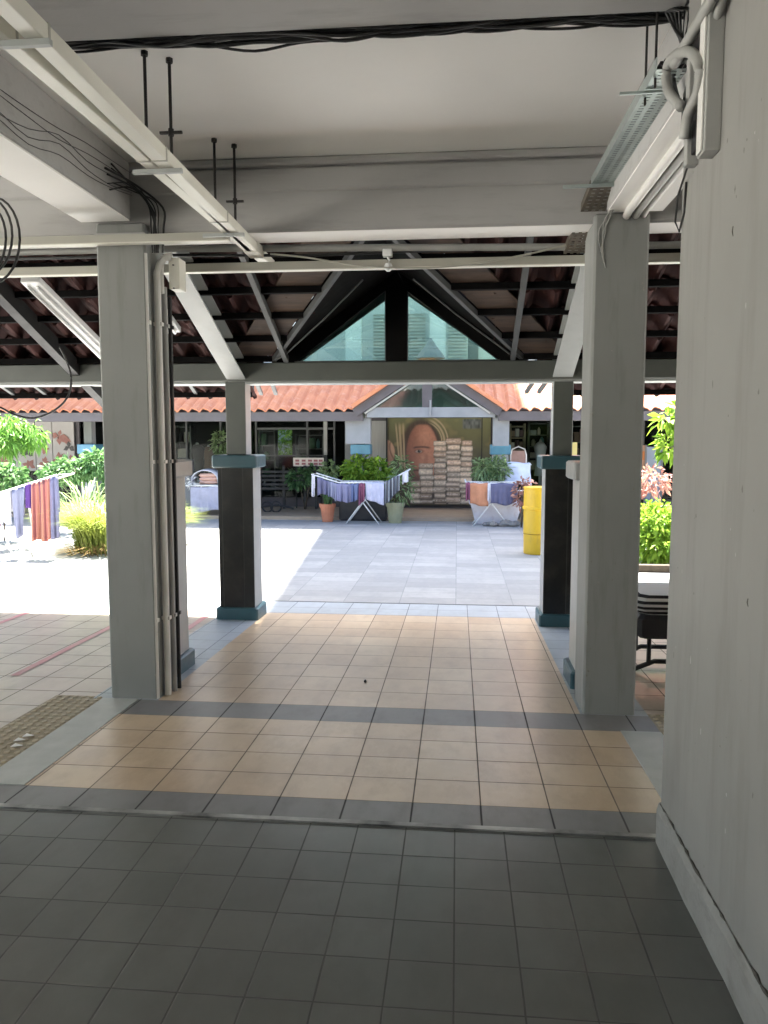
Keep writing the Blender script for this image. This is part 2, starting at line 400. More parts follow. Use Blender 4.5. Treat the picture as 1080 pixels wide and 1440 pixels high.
structure('border_strip', slab(-2.30, 4.579, -1.87, 7.39, rz, .3), M['border'])
structure('border_strip', slab(.75, 4.579, 1.15, 7.39, rz, .3), M['border'])
structure('border_strip', slab(-14, 7.39, 14, 8.0, rz, .3), M['border'])
structure('side_walkway', slab(-14, 3.284, -2.56, 7.39, rz, .3), M['side_tile'])
structure('side_walkway', slab(1.50, 3.284, 14, 7.39, rz, .3), M['side_tile'])
structure('side_walkway', slab(-2.56, 4.62, -2.30, 7.39, rz, .3), M['side_tile'])
structure('side_walkway', slab(1.15, 4.62, 1.50, 7.39, rz, .3), M['side_tile'])
for x0, x1, ya, yb in ((-2.56, -2.232, 3.284, 4.62), (1.15, 1.50, 3.284, 4.62)):
    mb = slab(x0, ya, x1, yb, lambda y: rz(y)-.001, .3)
    ny = int((yb-ya)/.058); nx = 6
    for i in range(nx):
        for j in range(ny):
            x = x0 + (i+.5)*(x1-x0)/nx; y = ya + (j+.5)*(yb-ya)/ny
            mb.lathe((x, y, rz(y)-.002), [(.018,0),(.016,.005),(.010,.0075)], 8, mi=1)
    structure('tactile_strip', mb, [M['tactile'], M['tactile_stud']])
for xa, xb, ya, yb in ((-4.18,-4.24,6.2,7.4),(-3.08,-3.13,5.0,7.4),(-2.36,-2.42,5.6,7.4)):
    mb = MB(); w = .03
    for k in range(6):
        t0, t1 = k/6, (k+1)/6; x_0, x_1 = xa+(xb-xa)*t0, xa+(xb-xa)*t1; y_0, y_1 = ya+(yb-ya)*t0, ya+(yb-ya)*t1
        mb.add([(x_0-w,y_0,rz(y_0)+.004),(x_0+w,y_0,rz(y_0)+.004),(x_1+w,y_1,rz(y_1)+.004),(x_1-w,y_1,rz(y_1)+.004)], [(0,1,2,3)])
    structure('floor_line', mb, M['red_line'])
structure('courtyard_paving', slab(-40, 8.02, 40, 16.3, flat(GZ), .2), M['court'])
mb = MB(); mb.box((-14, 8.0, -.3), (14, 8.02, GZ-.03)); structure('drain_slot', mb, M['crack'])
structure('far_apron', slab(-40, 16.3, 40, 21.0, flat(-.06), .3), M['apron'])

# ------------------------------------------------------------------ void deck: ceiling, beams, wall, pillars
CE = 3.25
mb = MB(); mb.box((-9, -9, CE), (40, 4.93, CE+.3)); structure('ceiling', mb, M['ceiling'])
def beam(label, parts):
    t = thing('concrete_beam', label, 'beam', parts[0][0])
    for nm, a, b, c in ((q[2], q[0], q[1], .012) for q in parts):
        mb = MB(); mb.cbox(a, b, c); mb.build(nm, M['beam'], t)
        if nm == 'body':
            mb = MB(); mb.box((a[0]+.004,a[1]+.014,a[2]-.003),(b[0]-.004,b[1]-.014,a[2]+.004)); mb.build('soffit', M['ceiling'] if b[1] > 3.5 or a[0] < -1.95 else M['beam'], t)  # paler underside carries the light bounced up from the court in its colour
    return t
beam('wide grey cross beam spanning the opening above the two big pillars',
     [((-9,4.65,2.836),(12,4.91,3.24),'body'), ((-9,4.628,3.06),(12,4.652,3.20),'ledge'), ((-9,4.60,3.205),(12,4.652,3.249),'cornice')])
beam('cross beam nearest the viewer carrying the bundle of black cables', [((-1.93,2.75,3.185),(.82,3.115,3.249),'body')])
beam('long ceiling beam ending on the left pillar with a pale soffit', [((-2.27,-9,2.905),(-1.96,4.597,3.249),'body')])
beam('short ceiling beam carrying pipes between the right wall and right pillar', [((.83,3.035,2.88),(1.14,4.597,3.249),'body')])
# wall
t = thing('rendered_wall', 'tall grey rendered wall with stains along the right edge of the picture', 'wall', (.86, 3.2, 0))
mb = MB(); mb.cbox((.815,-9,-.05),(1.04,3.03,CE-.002),.02); mb.build('body', M['wall'], t)
mb = MB()
n = 60
prof = lambda y: (.80 + .0016*math.sin(y*9) + .001*math.sin(y*23+1), .163 + .003*math.sin(y*7) + .002*math.sin(y*31))
for i in range(n):
    y0, y1 = -3 + 6.025*i/n, -3 + 6.025*(i+1)/n; (xa, za), (xb, zb) = prof(y0), prof(y1)
    mb.add([(xa,y0,-.05),(xb,y1,-.05),(xb,y1,zb-.03),(xa,y0,za-.03),(xa+.008,y0,za),(xb+.008,y1,zb),(.83,y1,zb+.004),(.83,y0,za+.004)],
           [(0,3,2,1),(3,4,5,2),(4,7,6,5)])
(xb, zb) = prof(3.025); mb.add([(xb,3.025,-.05),(.83,3.025,-.05),(.83,3.025,zb+.004),(xb+.008,3.025,zb),(xb,3.025,zb-.03)], [(0,1,2,3,4)])
mb.build('skirting', M['skirt'], t, smooth=False)
mb = MB(); rc = random.Random(9); pts = [(.8105, y, prof(y)[1]+.003+rc.uniform(-.004,.004)) for y in [3.01-.03*i for i in range(130)]]
mb.tube(pts, [max(.0004, rc.uniform(-.002,.0078))*(1 if i < 90 else .6) for i in range(130)], 5); mb.build('crack', M['crack'], t)
mb = MB()
for (px, py, ln) in ((1052,842,.022),(1031,318,.03)):
    r_ = ray(px, py); tt = .8145/r_[0]; p = Vector((.8145, r_[1]*tt, H+r_[2]*tt))
    mb.tube([p, p+Vector((0,.004,-ln*.5)), p+Vector((0,-.003,-ln))], [.0015,.0025,.001], 5)
pieces(mb, 'scratch', M['crack'], t)
def chips(n, seed, spot):
    q = random.Random(seed); mb = MB()
    for _ in range(n):
        c, a, b = spot(q); s_ = q.uniform(.002,.0075); k_ = q.randint(5,8); el = q.uniform(.5,2.6); v = []
        for i in range(k_):
            t_ = 6.283*i/k_; rr_ = s_*q.uniform(.5,1.2); v.append(c + a*rr_*math.cos(t_) + b*rr_*el*math.sin(t_))
        mb.add(v, [tuple(range(k_))])
    return mb
X_, Y_, Z_ = Vector((1,0,0)), Vector((0,1,0)), Vector((0,0,1))
o_ = chips(46, 4, lambda q: (Vector((.8142, 3.02-abs(q.gauss(0,.5)) if q.random() < .6 else q.uniform(1.2,3.0), q.uniform(.2,2.6))), Y_, Z_)).build('paint_chips', surf('chip_dark', (.17,.165,.15), (.12,.115,.105)), t); tag(o_, kind='stuff')
o_ = chips(30, 5, lambda q: (Vector((.8140, q.uniform(1.2,3.0), q.uniform(.2,2.6))), Y_, Z_)).build('filler_spots', surf('chip_pale', (.36,.355,.335), (.33,.325,.31)), t); tag(o_, kind='stuff')

t = thing('rear_light_blocker', 'unseen grey wall added behind the viewer to hold back light', 'wall', (0,-9,0))
MB().box((-9,-9.2,0),(40,-9,CE)).build('body', M['wall'], t)  # out of view, added to cut the light coming from behind the camera
def pillar(name, label, x0, x1, ya, yb, zt):
    t = thing(name, label, 'pillar', ((x0+x1)/2, ya, rz(ya)))
    mb = MB(); mb.cbox((x0, ya, rz(yb)-.1), (x1, yb, zt), .012); mb.build('shaft', M['pillar'], t); return t
p1 = pillar('concrete_pillar', 'thick grey left pillar with conduits on its right side', -2.188, -1.88, 4.60, 4.90, 2.90)
p2 = pillar('concrete_pillar', 'thick grey right pillar beside the rendered wall', .765, 1.07, 4.585, 4.92, 2.875)
for p_, xa_, xb_, yf_, sd_ in ((p1,-2.188,-1.88,4.60,31),(p2,.765,1.07,4.585,32)):
    def spot(q, xa_=xa_, xb_=xb_, yf_=yf_):
        e = q.random()
        x_ = xa_+.014+abs(q.gauss(0,.012)) if e < .35 else (xb_-.014-abs(q.gauss(0,.012)) if e < .7 else q.uniform(xa_+.02,xb_-.02))
        return (Vector((x_, yf_-.0006, q.uniform(.02,.5) if q.random() < .5 else q.uniform(.5,2.6))), X_, Z_)
    o_ = chips(40, sd_, spot).build('paint_chips', surf('pillar_chip%d' % sd_, (.16,.155,.14), (.30,.295,.275), 60), p_); tag(o_, kind='stuff')
mb = MB(); mb.box((-2.192,4.585,2.80),(-1.876,4.602,2.835)); mb.build('band', M['beam'], p1)

# pedestals just behind the pillars and porch columns by the court
def pedestal_column(label, x0, x1, ya, yb, shaft=True, pale=False, group=None, cap_m='teal', zb=None, capz=(1.335,1.455), top=2.14, top_m=None):
    zb = rz(ya) if zb is None else zb
    cx = (x0+x1)/2; cy = (ya+yb)/2
    t = thing('pedestal_column', label, 'column', (cx, cy, zb), group)
    d = .035
    mb = MB(); mb.cbox((x0-d,ya-d,zb-.1),(x1+d,yb+d,zb+.115),.012); mb.build('base', M[cap_m], t)
    mb = MB(); mb.box((x0,ya,zb+.115),(x1,yb,capz[0])); 
    ob = mb.build('pedestal', [M['dark_tile'] if not pale else M['pale_tile_lit_side'], M['pale_tile_lit_side']], t)
    if not pale:
        for p in ob.data.polygons:
            if abs(p.normal.x) > .5: p.material_index = 1  # side faces made pale: light from the court put into their colour
    mb = MB(); mb.cbox((x0-d-.01,ya-d-.01,capz[0]),(x1+d+.01,yb+d+.01,capz[1]),.012); mb.build('cap', M[top_m or cap_m], t)
    if shaft:
        w = min(.095, (x1-x0)*.29)
        mb = MB(); mb.cbox((cx-w,cy-w,capz[1]),(cx+w,cy+w,top),.006)
        ob = mb.build('shaft', [M['green_steel'], M['pale_tile_lit_side']], t)
        for p in ob.data.polygons:
            if abs(p.normal.x) > .9: p.material_index = 1  # shaft sides pale too, court light painted in
    return t
pedestal_column('dark tiled left porch column with teal cap and base beside the court', -2.237, -1.90, 7.05, 7.33)
pedestal_column('dark tiled right porch column with teal cap and base before the yellow bin', .795, 1.10, 7.05, 7.33)
pedestal_column('pale pedestal with teal base half hidden behind the left pillar', -2.22, -1.965, 5.12, 5.42, shaft=False, pale=True, top_m='pale_tile_lit_side')
pedestal_column('pale pedestal half hidden behind the right pillar with chipped cap', .80, 1.10, 5.12, 5.42, shaft=False, pale=True, top_m='pale_tile_lit_side')
for i, cx in enumerate((-5.6, -9.0, 4.45)):
    pedestal_column(('dark tiled porch column farther left outside the walkway','dark tiled porch column at the far left end','dark tiled porch column hidden to the right of the wall')[i], cx-.16, cx+.16, 7.05, 7.33)

# ------------------------------------------------------------------ tile roofs
def wave_roof(x0, x1, yb, zb, slope, up, n_rows, row, pitch, amp, lift=.03, holes=None, sgn=1, cut=None):
    """rows of S-shaped tiles; the eave is at yb and the roof climbs towards yb+sgn*..."""
    mb = MB(); seg = 8; nx = int((x1-x0)/pitch*seg)
    prof = []
    for i in range(nx+1):
        t = (i % seg)/seg
        prof.append(amp*(math.sin(2*math.pi*t) + .35*math.sin(4*math.pi*t+.6)))
    for r in range(n_rows):
        jit = [rnd.uniform(-.006,.006) for _ in range(nx//seg+2)]
        for e, lift in ((0, .035), (1, 0.0)):
            pass
        base = len(mb.v)
        for e in (0, 1):
            yy = yb + sgn*row*(r + e*1.06); zz = zb + slope*row*(r+e*1.06) + (lift if e == 0 else 0)
            for i in range(nx+1):
                mb.v.append((x0 + i*pitch/seg, yy + sgn*jit[i//seg]*(1-e), zz + prof[i]))
        for e in (0,):
            for i in range(nx):
                xm = x0 + (i+.5)*pitch/seg; ym = yb + sgn*row*(r+.5)
                if cut and cut(xm, ym): continue
                a = base+i; mb.f.append([a, a+1, a+nx+2, a+nx+1] if sgn > 0 else [a+1, a, a+nx+1, a+nx+2]); mb.m.append(0)
        # the thick front lip of each row
        base2 = len(mb.v)
        for i in range(nx+1):
            x, y, z = mb.v[base+i]; mb.v.append((x, y + sgn*.004, z-.022))
        for i in range(nx):
            xm = x0 + (i+.5)*pitch/seg; ym = yb + sgn*row*(r+.5)
            if cut and cut(xm, ym): continue
            mb.f.append([base+i, base2+i, base2+i+1, base+i+1]); mb.m.append(0)
    return mb

XC = -.556; SLR = .43
def rt(y): return 2.36 + SLR*(7.05-y)        # underside level of the near lean-to's tiles
HW, ZF, ZR = 1.12, 2.33, 3.11                 # the porch gable: half width, foot, ridge
YR = 7.05 - (ZR-2.36)/SLR
roof = thing('porch_roof', 'dark tiled lean to roof over the walkway with a glazed gable in its middle', 'roof', (XC, 7.05, 2.3))
def cut_near(x, y):
    if y > 7.02 and XC-HW-.6*(y-7.05) < x < XC+HW+.6*(y-7.05): return True
    h = HW*(y-YR)/(7.05-YR)
    return h > 0 and abs(x-XC) < h
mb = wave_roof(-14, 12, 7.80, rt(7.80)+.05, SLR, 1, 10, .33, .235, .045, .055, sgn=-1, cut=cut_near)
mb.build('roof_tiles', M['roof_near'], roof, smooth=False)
# battens under each row
mb = MB()
for r in range(10):
    y = 7.72 - .33*r; z = rt(y) - .01
    segs = [(-14, 12)]
    if y < 7.02:
        h = HW*(y-YR)/(7.05-YR)
        if h > 0: segs = [(-14, XC-h), (XC+h, 12)]
    else: segs = [(-14, XC-HW-.6*(y-7.05)), (XC+HW+.6*(y-7.05), 12)]
    for a, b in segs: mb.bar((a,y-.02,z-.01),(b,y-.02,z-.01),.06,.05)
pieces(mb, 'batten', M['black_board'], roof)
# tan boards along both valleys
mb = MB()
for s in (-1, 1):
    for r in range(8):
        ya, yb = 7.0 - .33*r, 7.0 - .33*r - .26
        if yb < YR: break
        def hx(y): return max(0, HW*(y-YR)/(7.05-YR))
        a0, b0 = hx(ya)+.05, hx(yb)+.05
        v = []
        for dz in (-.005, -.02):
            for (h, y) in ((a0,ya),(b0,yb)):
                v.append((XC+s*h, y, rt(y)+dz))
                v.append((XC+s*(h+.36), y, rt(y)+dz))
        mb.add(v, [(0,1,3,2),(4,6,7,5),(0,4,5,1),(2,3,7,6),(0,2,6,4),(1,5,7,3)])
mb.build('valley_board', M['valley_board'], roof)
# rafters
for i, x in enumerate((-8.25, -6.7, -5.15, -3.6, 2.5, 4.05)):
    mb = MB(); mb.bar((x,7.75,rt(7.75)-.09),(x,4.93,rt(4.93)-.09),.09,.13); mb.build('rafter', M['black_steel'], roof)
for x, xb in ((-2.045, -2.045), (.93, .93)):
    mb = MB()
    y0, y1 = 7.12, 4.95
    za = lambda y: rt(y) - .20
    mb.bar((x,y0,za(y0)),(xb,y1,za(y1)),.175,.012)
    mb.bar((x,y0,za(y0)+.085),(xb,y1,za(y1)+.085),.012,.155)
    mb.bar((x,y0,za(y0)+.17),(xb,y1,za(y1)+.17),.175,.012)
    mb.build('rafter', M['light_steel'], roof)
for x in (XC-1.0, XC+1.04):
    mb = MB(); mb.bar((x,7.0,rt(7.0)-.06),(x,4.95,rt(4.95)-.06),.042,.06); mb.build('rafter', M['grey_steel'], roof)
for s in (-1, 1):
    mb = MB(); mb.bar((XC+s*HW,7.02,ZF+.0),(XC+s*.02,YR,ZR-.06),.035,.045); mb.build('valley_rafter', M['grey_steel'], roof)
    mb = MB(); mb.tube([(XC+s*(HW-.02),6.98,ZF-.01),(XC+s*(HW-.12),6.9,ZF+.02),(XC+s*.55,6.5,2.62),(XC+s*.2,6.2,2.86)],.007,6); mb.build('conduit', M['grey_steel'], roof)
# eaves: short brackets, gutter
mb = MB()
for x0, x1, a0, a1 in ((-14,-2.10,-14,-1.84),(.98,12,.72,12)):
    mb.prism([(x0,7.80),(x1,7.80),(a1,7.37),(a0,7.37)] , 'z', 2.165, 2.20)
    mb.box((x0,7.80,2.065),(x1,7.90,2.22))
pieces(mb, 'gutter', M['black_steel'], roof)
mb = MB()
for x in (-4.55,-4.2,-3.35,-2.6,-1.93,-1.78,.72,.84,2.5):
    mb.bar((x,7.30,2.17),(x-.05,7.72,2.06),.035,.03)
pieces(mb, 'eave_bracket', M['grey_steel'], roof)
# cross beam
mb = MB(); mb.cbox((-14,7.05,2.137),(12,7.33,2.305),.008); mb.build('eave_beam', M['green_steel'], roof)
mb = MB(); mb.box((-14,7.10,2.118),(12,7.36,2.1365)); pieces(mb, 'beam_flashing', M['light_steel'], roof)
# dormer: dark soffit planes, frame, mullion, panes, front verge
k = (ZR-ZF)/HW
mb = MB()
for s in (-1, 1):
    a, b, c, d = (XC+s*(HW+.10),7.42,ZF-.07), (XC+s*HW,7.05,ZF), (XC,YR,ZR), (XC,7.42,ZR)
    top = [(q[0],q[1],q[2]+.06) for q in (a,b,c,d)]
    mb.add([a,b,c,d]+top, [(0,1,2,3),(7,6,5,4),(0,3,7,4),(0,4,5,1),(1,5,6,2)])
pieces(mb, 'gable_soffit', M['black_board'], roof)
mb = MB()
gl = [(-1.498,2.312),(-.653,2.947),(-.653,2.312)]; gr_ = [(-.460,2.930),(.377,2.312),(-.460,2.312)]
yA, yB = 7.08, 7.16
mb.prism([(XC-HW-.05,ZF-.03),(XC,ZR+.02),(-.653,2.947),(-1.498,2.305)], 'y', yA, yB)
mb.prism([(XC+HW+.05,ZF-.03),(.377,2.305),(-.460,2.935),(XC,ZR+.02)], 'y', yA, yB)
mb.prism([(-.653,2.306),(-.460,2.306),(-.460,2.94),(XC,ZR),(-.653,2.95)], 'y', yA-.01, yB)
gf = mb.build('gable_frame', M['black_board'], roof)
for s in (-1, 1):
    mb = MB(); o_ = -.02
    mb.bar((XC+s*(HW+.06),7.44,ZF-.06+o_),(XC,7.44,ZR-.02+o_),.025,.10); mb.build('verge_board', M['grey_steel'], roof)
mb = MB(); mb.box((-1.498,7.07,2.306),(-.653,7.11,2.318)); mb.box((-.460,7.07,2.306),(.377,7.11,2.318))
mb.box((-.663,7.07,2.318),(-.653,7.11,2.93)); mb.box((-.460,7.07,2.318),(-.452,7.11,2.91)); [nest(q, gf) for q in pieces(mb, 'glazing_bead', M['grey_steel'], roof)]
for tri in (gl, gr_):
    mb = MB(); mb.prism(tri, 'y', 7.13, 7.138); nest(mb.build('gable_pane', M['gable_glass'], roof), gf)
# tiles on the outside of the gable
mb = MB()
for s in (-1, 1):
    for i in range(14):
        for j in range(6):
            h0, h1 = HW*1.08*j/6, HW*1.08*(j+1)/6
            ya, yb = 7.42-.16*i, 7.42-.16*(i+1)
            ymin = lambda h: YR + (7.05-YR)*max(0,h-.02)/HW
            if yb < ymin(h1): continue
            mb.tube([(XC+s*h0,(ya+yb)/2,ZR+.085-k*h0),(XC+s*h1,(ya+yb)/2,ZR+.075-k*h1)],.07,6)
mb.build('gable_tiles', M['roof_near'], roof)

# ------------------------------------------------------------------ services under the ceiling
def channel(x0, x1, y0, y1, z0, z1):
    mb = MB(); mb.box((x0,y0,z0),(x1,y1,z1)); return mb
t = thing('cable_trunking', 'pair of long cream trunkings hanging diagonally under the ceiling at upper left', 'trunking', (-1.3, 2.5, 2.775))
z0 = 2.775
for (xa, xb, xa2, xb2, ye) in ((-1.372,-1.318,-1.335,-1.283,4.90),(-1.285,-1.225,-1.335,-1.265,5.36)):
    mb = MB()
    ys = 0.6
    # cut along x slightly slanted: xa/xb near, xa2/xb2 at far end, modelled with a lipped open underside
    def px_(a, a2, y): return a + (a2-a)*(y-2.6)/(5.3-2.6)
    A, B = px_(xa,xa2,ys), px_(xb,xb2,ys); A2, B2 = px_(xa,xa2,ye), px_(xb,xb2,ye)
    v = [(A,ys,z0),(B,ys,z0),(B2,ye,z0),(A2,ye,z0),(A,ys,z0+.055),(B,ys,z0+.055),(B2,ye,z0+.055),(A2,ye,z0+.055)]
    mb.add(v, [(0,3,2,1),(4,5,6,7),(0,1,5,4),(1,2,6,5),(2,3,7,6),(3,0,4,7)])
    tr_ = mb.build('trunking', M['trunk'], t, bevel=.003)
    mb = MB()
    for yj in (1.4, 2.31, 3.28, 4.2):
        if yj < ye: mb.box((px_(xa,xa2,yj)-.002, yj-.006, z0-.003),(px_(xb,xb2,yj)+.002, yj+.006, z0+.058))
    [nest(q, tr_) for q in pieces(mb, 'joint_cover', M['trunk_dim'], t)]
mb = MB()
for yj, xa, xb in ((2.28,-1.40,-1.20),(3.37,-1.42,-1.20),(4.42,-1.46,-1.22)):
    mb.bar((xa,yj,z0-.012),(xb,yj,z0-.012),.018,.018)
pieces(mb, 'bracket', M['light_steel'], t)
mb = MB(); mb.box((-1.345,4.85,2.77),(-1.255,5.02,2.834)); mb.build('end_box', M['trunk'], t)
for i, (x, y, nut) in enumerate(((-1.345,3.343,False),(-1.262,3.413,True),(-1.349,4.307,False),(-1.263,4.397,True))):
    lab = ('nearer rod without a cross nut', 'nearer rod with a cross nut', 'farther rod without a cross nut', 'farther rod with a cross nut')[i]
    r_ = thing('threaded_rod', 'black threaded rod from the ceiling, the ' + lab, 'hanger rod', (x,y,CE), 'rods hanging from the ceiling')
    mb = MB(); mb.tube([(x,y,CE),(x,y,2.83)],.0075,8); mb.build('rod', M['rod'], r_)
    mb = MB(); mb.lathe((x,y,CE-.018),[(.016,0),(.016,.018)],6)
    mb.build('nut', M['rod'], r_)
    mb = MB(); zz = 2.94 if nut else 2.86
    mb.bar((x-.05,y,zz),(x+.05,y,zz),.014,.010); mb.lathe((x,y,zz-.014),[(.013,0),(.013,.03)],6); mb.build('cross_nut', M['rod'], r_)
# cross channels
def cross_channel(label, x0, x1, y, zc, h=.05, d=.045):
    t = thing('cross_channel', label, 'channel', ((x0+x1)/2, y, zc))
    mb = MB(); mb.box((x0,y-d/2,zc-h/2),(x1,y+d/2,zc+h/2)); mb.build('rail', M['trunk_dim'], t, bevel=.002)
    mb = MB(); mb.box((x0,y-d/2-.004,zc-h/2-.006),(x1,y+d/2+.004,zc-h/2-.0005)); mb.build('lit_underside', M['trunk'], t); return t  # paler strip below the rail paints its underside as lit from below
cross_channel('cream channel running across the front of the left pillar top', -7, -1.33, 4.50, 2.775, .045)
cross_channel('long cream channel strung across the opening behind both pillars', -8, 6, 5.05, 2.722, .05)
tag(MB().tube([(-8,5.0,2.845),(-1.9,5.0,2.838),(-.6,5.0,2.815),(.72,5.0,2.79),(6,5.0,2.78)],.022,10).build('white_pipe', M['pvc_grey'], smooth=True), 'thin pale pipe running across just above the long cream channel', 'pipe')
tag(MB().tube([(-8,5.02,2.80),(-1.9,5.02,2.802),(-1.0,5.02,2.78),(.0,5.02,2.795),(.72,5.02,2.80)],.010,8).build('hanging_cable', M['cable'], smooth=True), 'thin dark cable strung level beside the pale cross pipe', 'cable')
pts = [at(*q, 4.98) for q in ((380,357),(430,362),(500,373),(575,377),(640,374),(720,362),(800,344))]
tag(MB().tube(smooth_path(pts,5),.006,8).build('sagging_cable', M['trunk_dim'], smooth=True), 'beige cable sagging in front of the long cream channel', 'cable')
c = at(545, 368, 5.0)
t = thing('sensor_lamp', 'small white lamp clipped at the middle of the long cream channel', 'lamp', c)
MB().box((c.x-.03,c.y-.03,c.z+.03),(c.x+.03,c.y+.03,c.z+.075)).build('housing', M['lamp_white'], t, bevel=.006)
MB().lathe((c.x+.005,c.y,c.z-.06),[(.012,0),(.024,.012),(.026,.035),(.018,.05)],12).build('bulb', M['lamp_white'], t, smooth=True)
MB().tube([(c.x,c.y,c.z+.03),(c.x+.012,c.y,c.z+.01),(c.x+.005,c.y,c.z-.015)],.008,8).build('stem', M['lamp_white'], t)
# fluorescent fitting under the left lean-to
t = thing('tube_light', 'long white unlit tube light slung under the dark tiles at left', 'light', (-3.1,6.1,2.5))
a, b = Vector((-3.1,5.45,2.76)), Vector((-3.1,6.66,2.345))
MB().bar(a,b,.14,.05).build('housing', M['lamp_white'], t, bevel=.006)
mb = MB()
for dx in (-.035,.035): mb.tube([a+Vector((dx,.04,-.05)), b+Vector((dx,-.04,-.03))],.013,10)
mb.build('tube', M['lamp_white'], t, smooth=True)
t2 = dup(t, (-1.9-.42,6.1-.0,2.5), 'white tube light half hidden behind the left pillar under the tiles')
t2.location = (-2.36,5.75,2.66)
dup(t, (2.43,6.0,2.49), 'white tube light slung under the dark tiles in the gap right of the right pillar')
# black cable bundle at the near beam
mb = MB()
for i in range(22):
    r = random.Random(i+3); pts = []
    n = 14; ph = r.random()*6; am = r.uniform(.003,.016); yo = r.uniform(3.12,3.19); zo = 3.238 - .045*r.random() if i > 5 else 3.20
    for j in range(n+1):
        t_ = j/n; x = -1.75 + 2.6*t_
        pts.append((x, yo + .012*math.sin(ph+t_*9), zo - am*(math.sin(t_*math.pi*(2+i%3)+ph)**2) + .01*math.sin(t_*20+ph) - (r.uniform(.0,.035)*math.sin(math.pi*t_)*(1.3-t_) if i < 6 else 0)))
    mb.tube(smooth_path(pts,4), r.uniform(.004,.009), 6)
tag(mb.build('cable_bundle', M['cable'], smooth=True), 'bundle of black cables sagging along the near cross beam at the top', 'cables')
# coil at left
mb = MB()
for i in range(4):
    cx, cz, rx, rzz = [(-2.64,2.73,.16,.22),(-2.66,2.72,.13,.20),(-2.62,2.72,.16,.24),(-2.70,2.78,.10,.15)][i]
    pts = [(cx + rx*math.cos(a_), 4.2 + .02*i + .02*math.sin(a_), cz + rzz*math.sin(a_)) for a_ in [2*math.pi*k_/26 for k_ in range(27)]]
    mb.tube(pts, .007, 7)
tag(mb.build('cable_coil', M['cable'], smooth=True), 'coil of black cable hanging at the far left below the cream channel', 'cable')
pts = [at(*q, 6.3) for q in ((84,488),(92,504),(100,530),(96,556),(78,576),(48,588),(20,583),(0,573),(-40,560))]
tag(MB().tube(smooth_path(pts,6),.009,8).build('cable_loop', M['cable'], smooth=True), 'single thick black cable hanging in a big loop left of the left pillar', 'cable')
# thin wires on the left beam
mb = MB()
for i in range(5):
    r = random.Random(40+i)
    pts = [(-1.948 - .004*r.random(), 1.2+3.4*j/12, 3.18 - .035*i - .16*math.sin(math.pi*j/12)*r.uniform(.4,1.) + .02*math.sin(j*1.3+i)) for j in range(13)]
    mb.tube(smooth_path(pts,3), .0019, 5)
tag(mb.build('surface_wires', M['cable'], smooth=True), 'thin dark wires drooping along the side of the left ceiling beam', 'wires')
# cables dropping at the left pillar head + conduits
mb = MB()
for i in range(7):
    x = -1.86 + .028*i
    q = random.Random(i+60); j = lambda a: q.uniform(-a,a)
    x = -1.86 + .10*q.random()
    mb.tube(smooth_path([(-1.945,4.30+j(.1),3.14-.025*i),(-1.90+j(.02),4.50+j(.03),3.08+j(.03)),(x-.02+j(.03),4.60,2.99+j(.04)),(x+j(.02),4.612,2.86),(x+j(.015),4.616,2.72)],5),q.uniform(.003,.007),6)
tag(mb.build('drop_cables', M['cable'], smooth=True), 'bunch of dark cables dropping down beside the left pillar head', 'cables')
t = thing('conduit_run', 'white and grey conduits running down the right side of the left pillar', 'conduit', (-1.8,4.7,rz(4.7)))
for i, (px, y, r_, m) in enumerate(((210.5,4.62,.017,'pvc'),(227,4.70,.021,'pvc'),(236.5,4.78,.017,'pvc_grey'),(243.5,4.85,.013,'cable'))):
    zt = (2.72,2.62,2.55,2.5)[i]; x = AX(px, y)
    pts = [(x,y,rz(y)),(x,y,1.2),(x,y,zt)]
    if i == 1: pts += [(x+.012,y+.01,zt+.05),(x+.04,y+.02,zt+.09),(x+.08,y+.03,zt+.10)]
    mb = MB().tube(pts,r_,12)
    for zc_ in (.45,1.45,2.3): mb.box((x-r_-.006,y-r_*.6,zc_),(x+r_+.006,y+r_+.004,zc_+.022))
    mb.build('pipe', M[m], t, smooth=False)
t = thing('junction_box', 'cream junction box at the head of the left pillar conduits', 'junction box', (-1.74,4.75,2.55))
MB().box((AX(243,4.74),4.74,2.53),(AX(258,4.74),4.86,2.72)).build('body', M['trunk'], t, bevel=.006)
MB().tube(smooth_path([(AX(233,4.72),4.72,2.50),(AX(233,4.72),4.72,2.66),(AX(237,4.72),4.73,2.72),(AX(246,4.72),4.75,2.74)]),.016,10).build('elbow', M['pvc'], t, smooth=True)
mb = MB()
for z in (2.53,2.67): mb.lathe((AX(250,4.735),4.732,z),[(.006,0),(.006,.006)],8)
pieces(mb, 'screw', M['rod'], t)
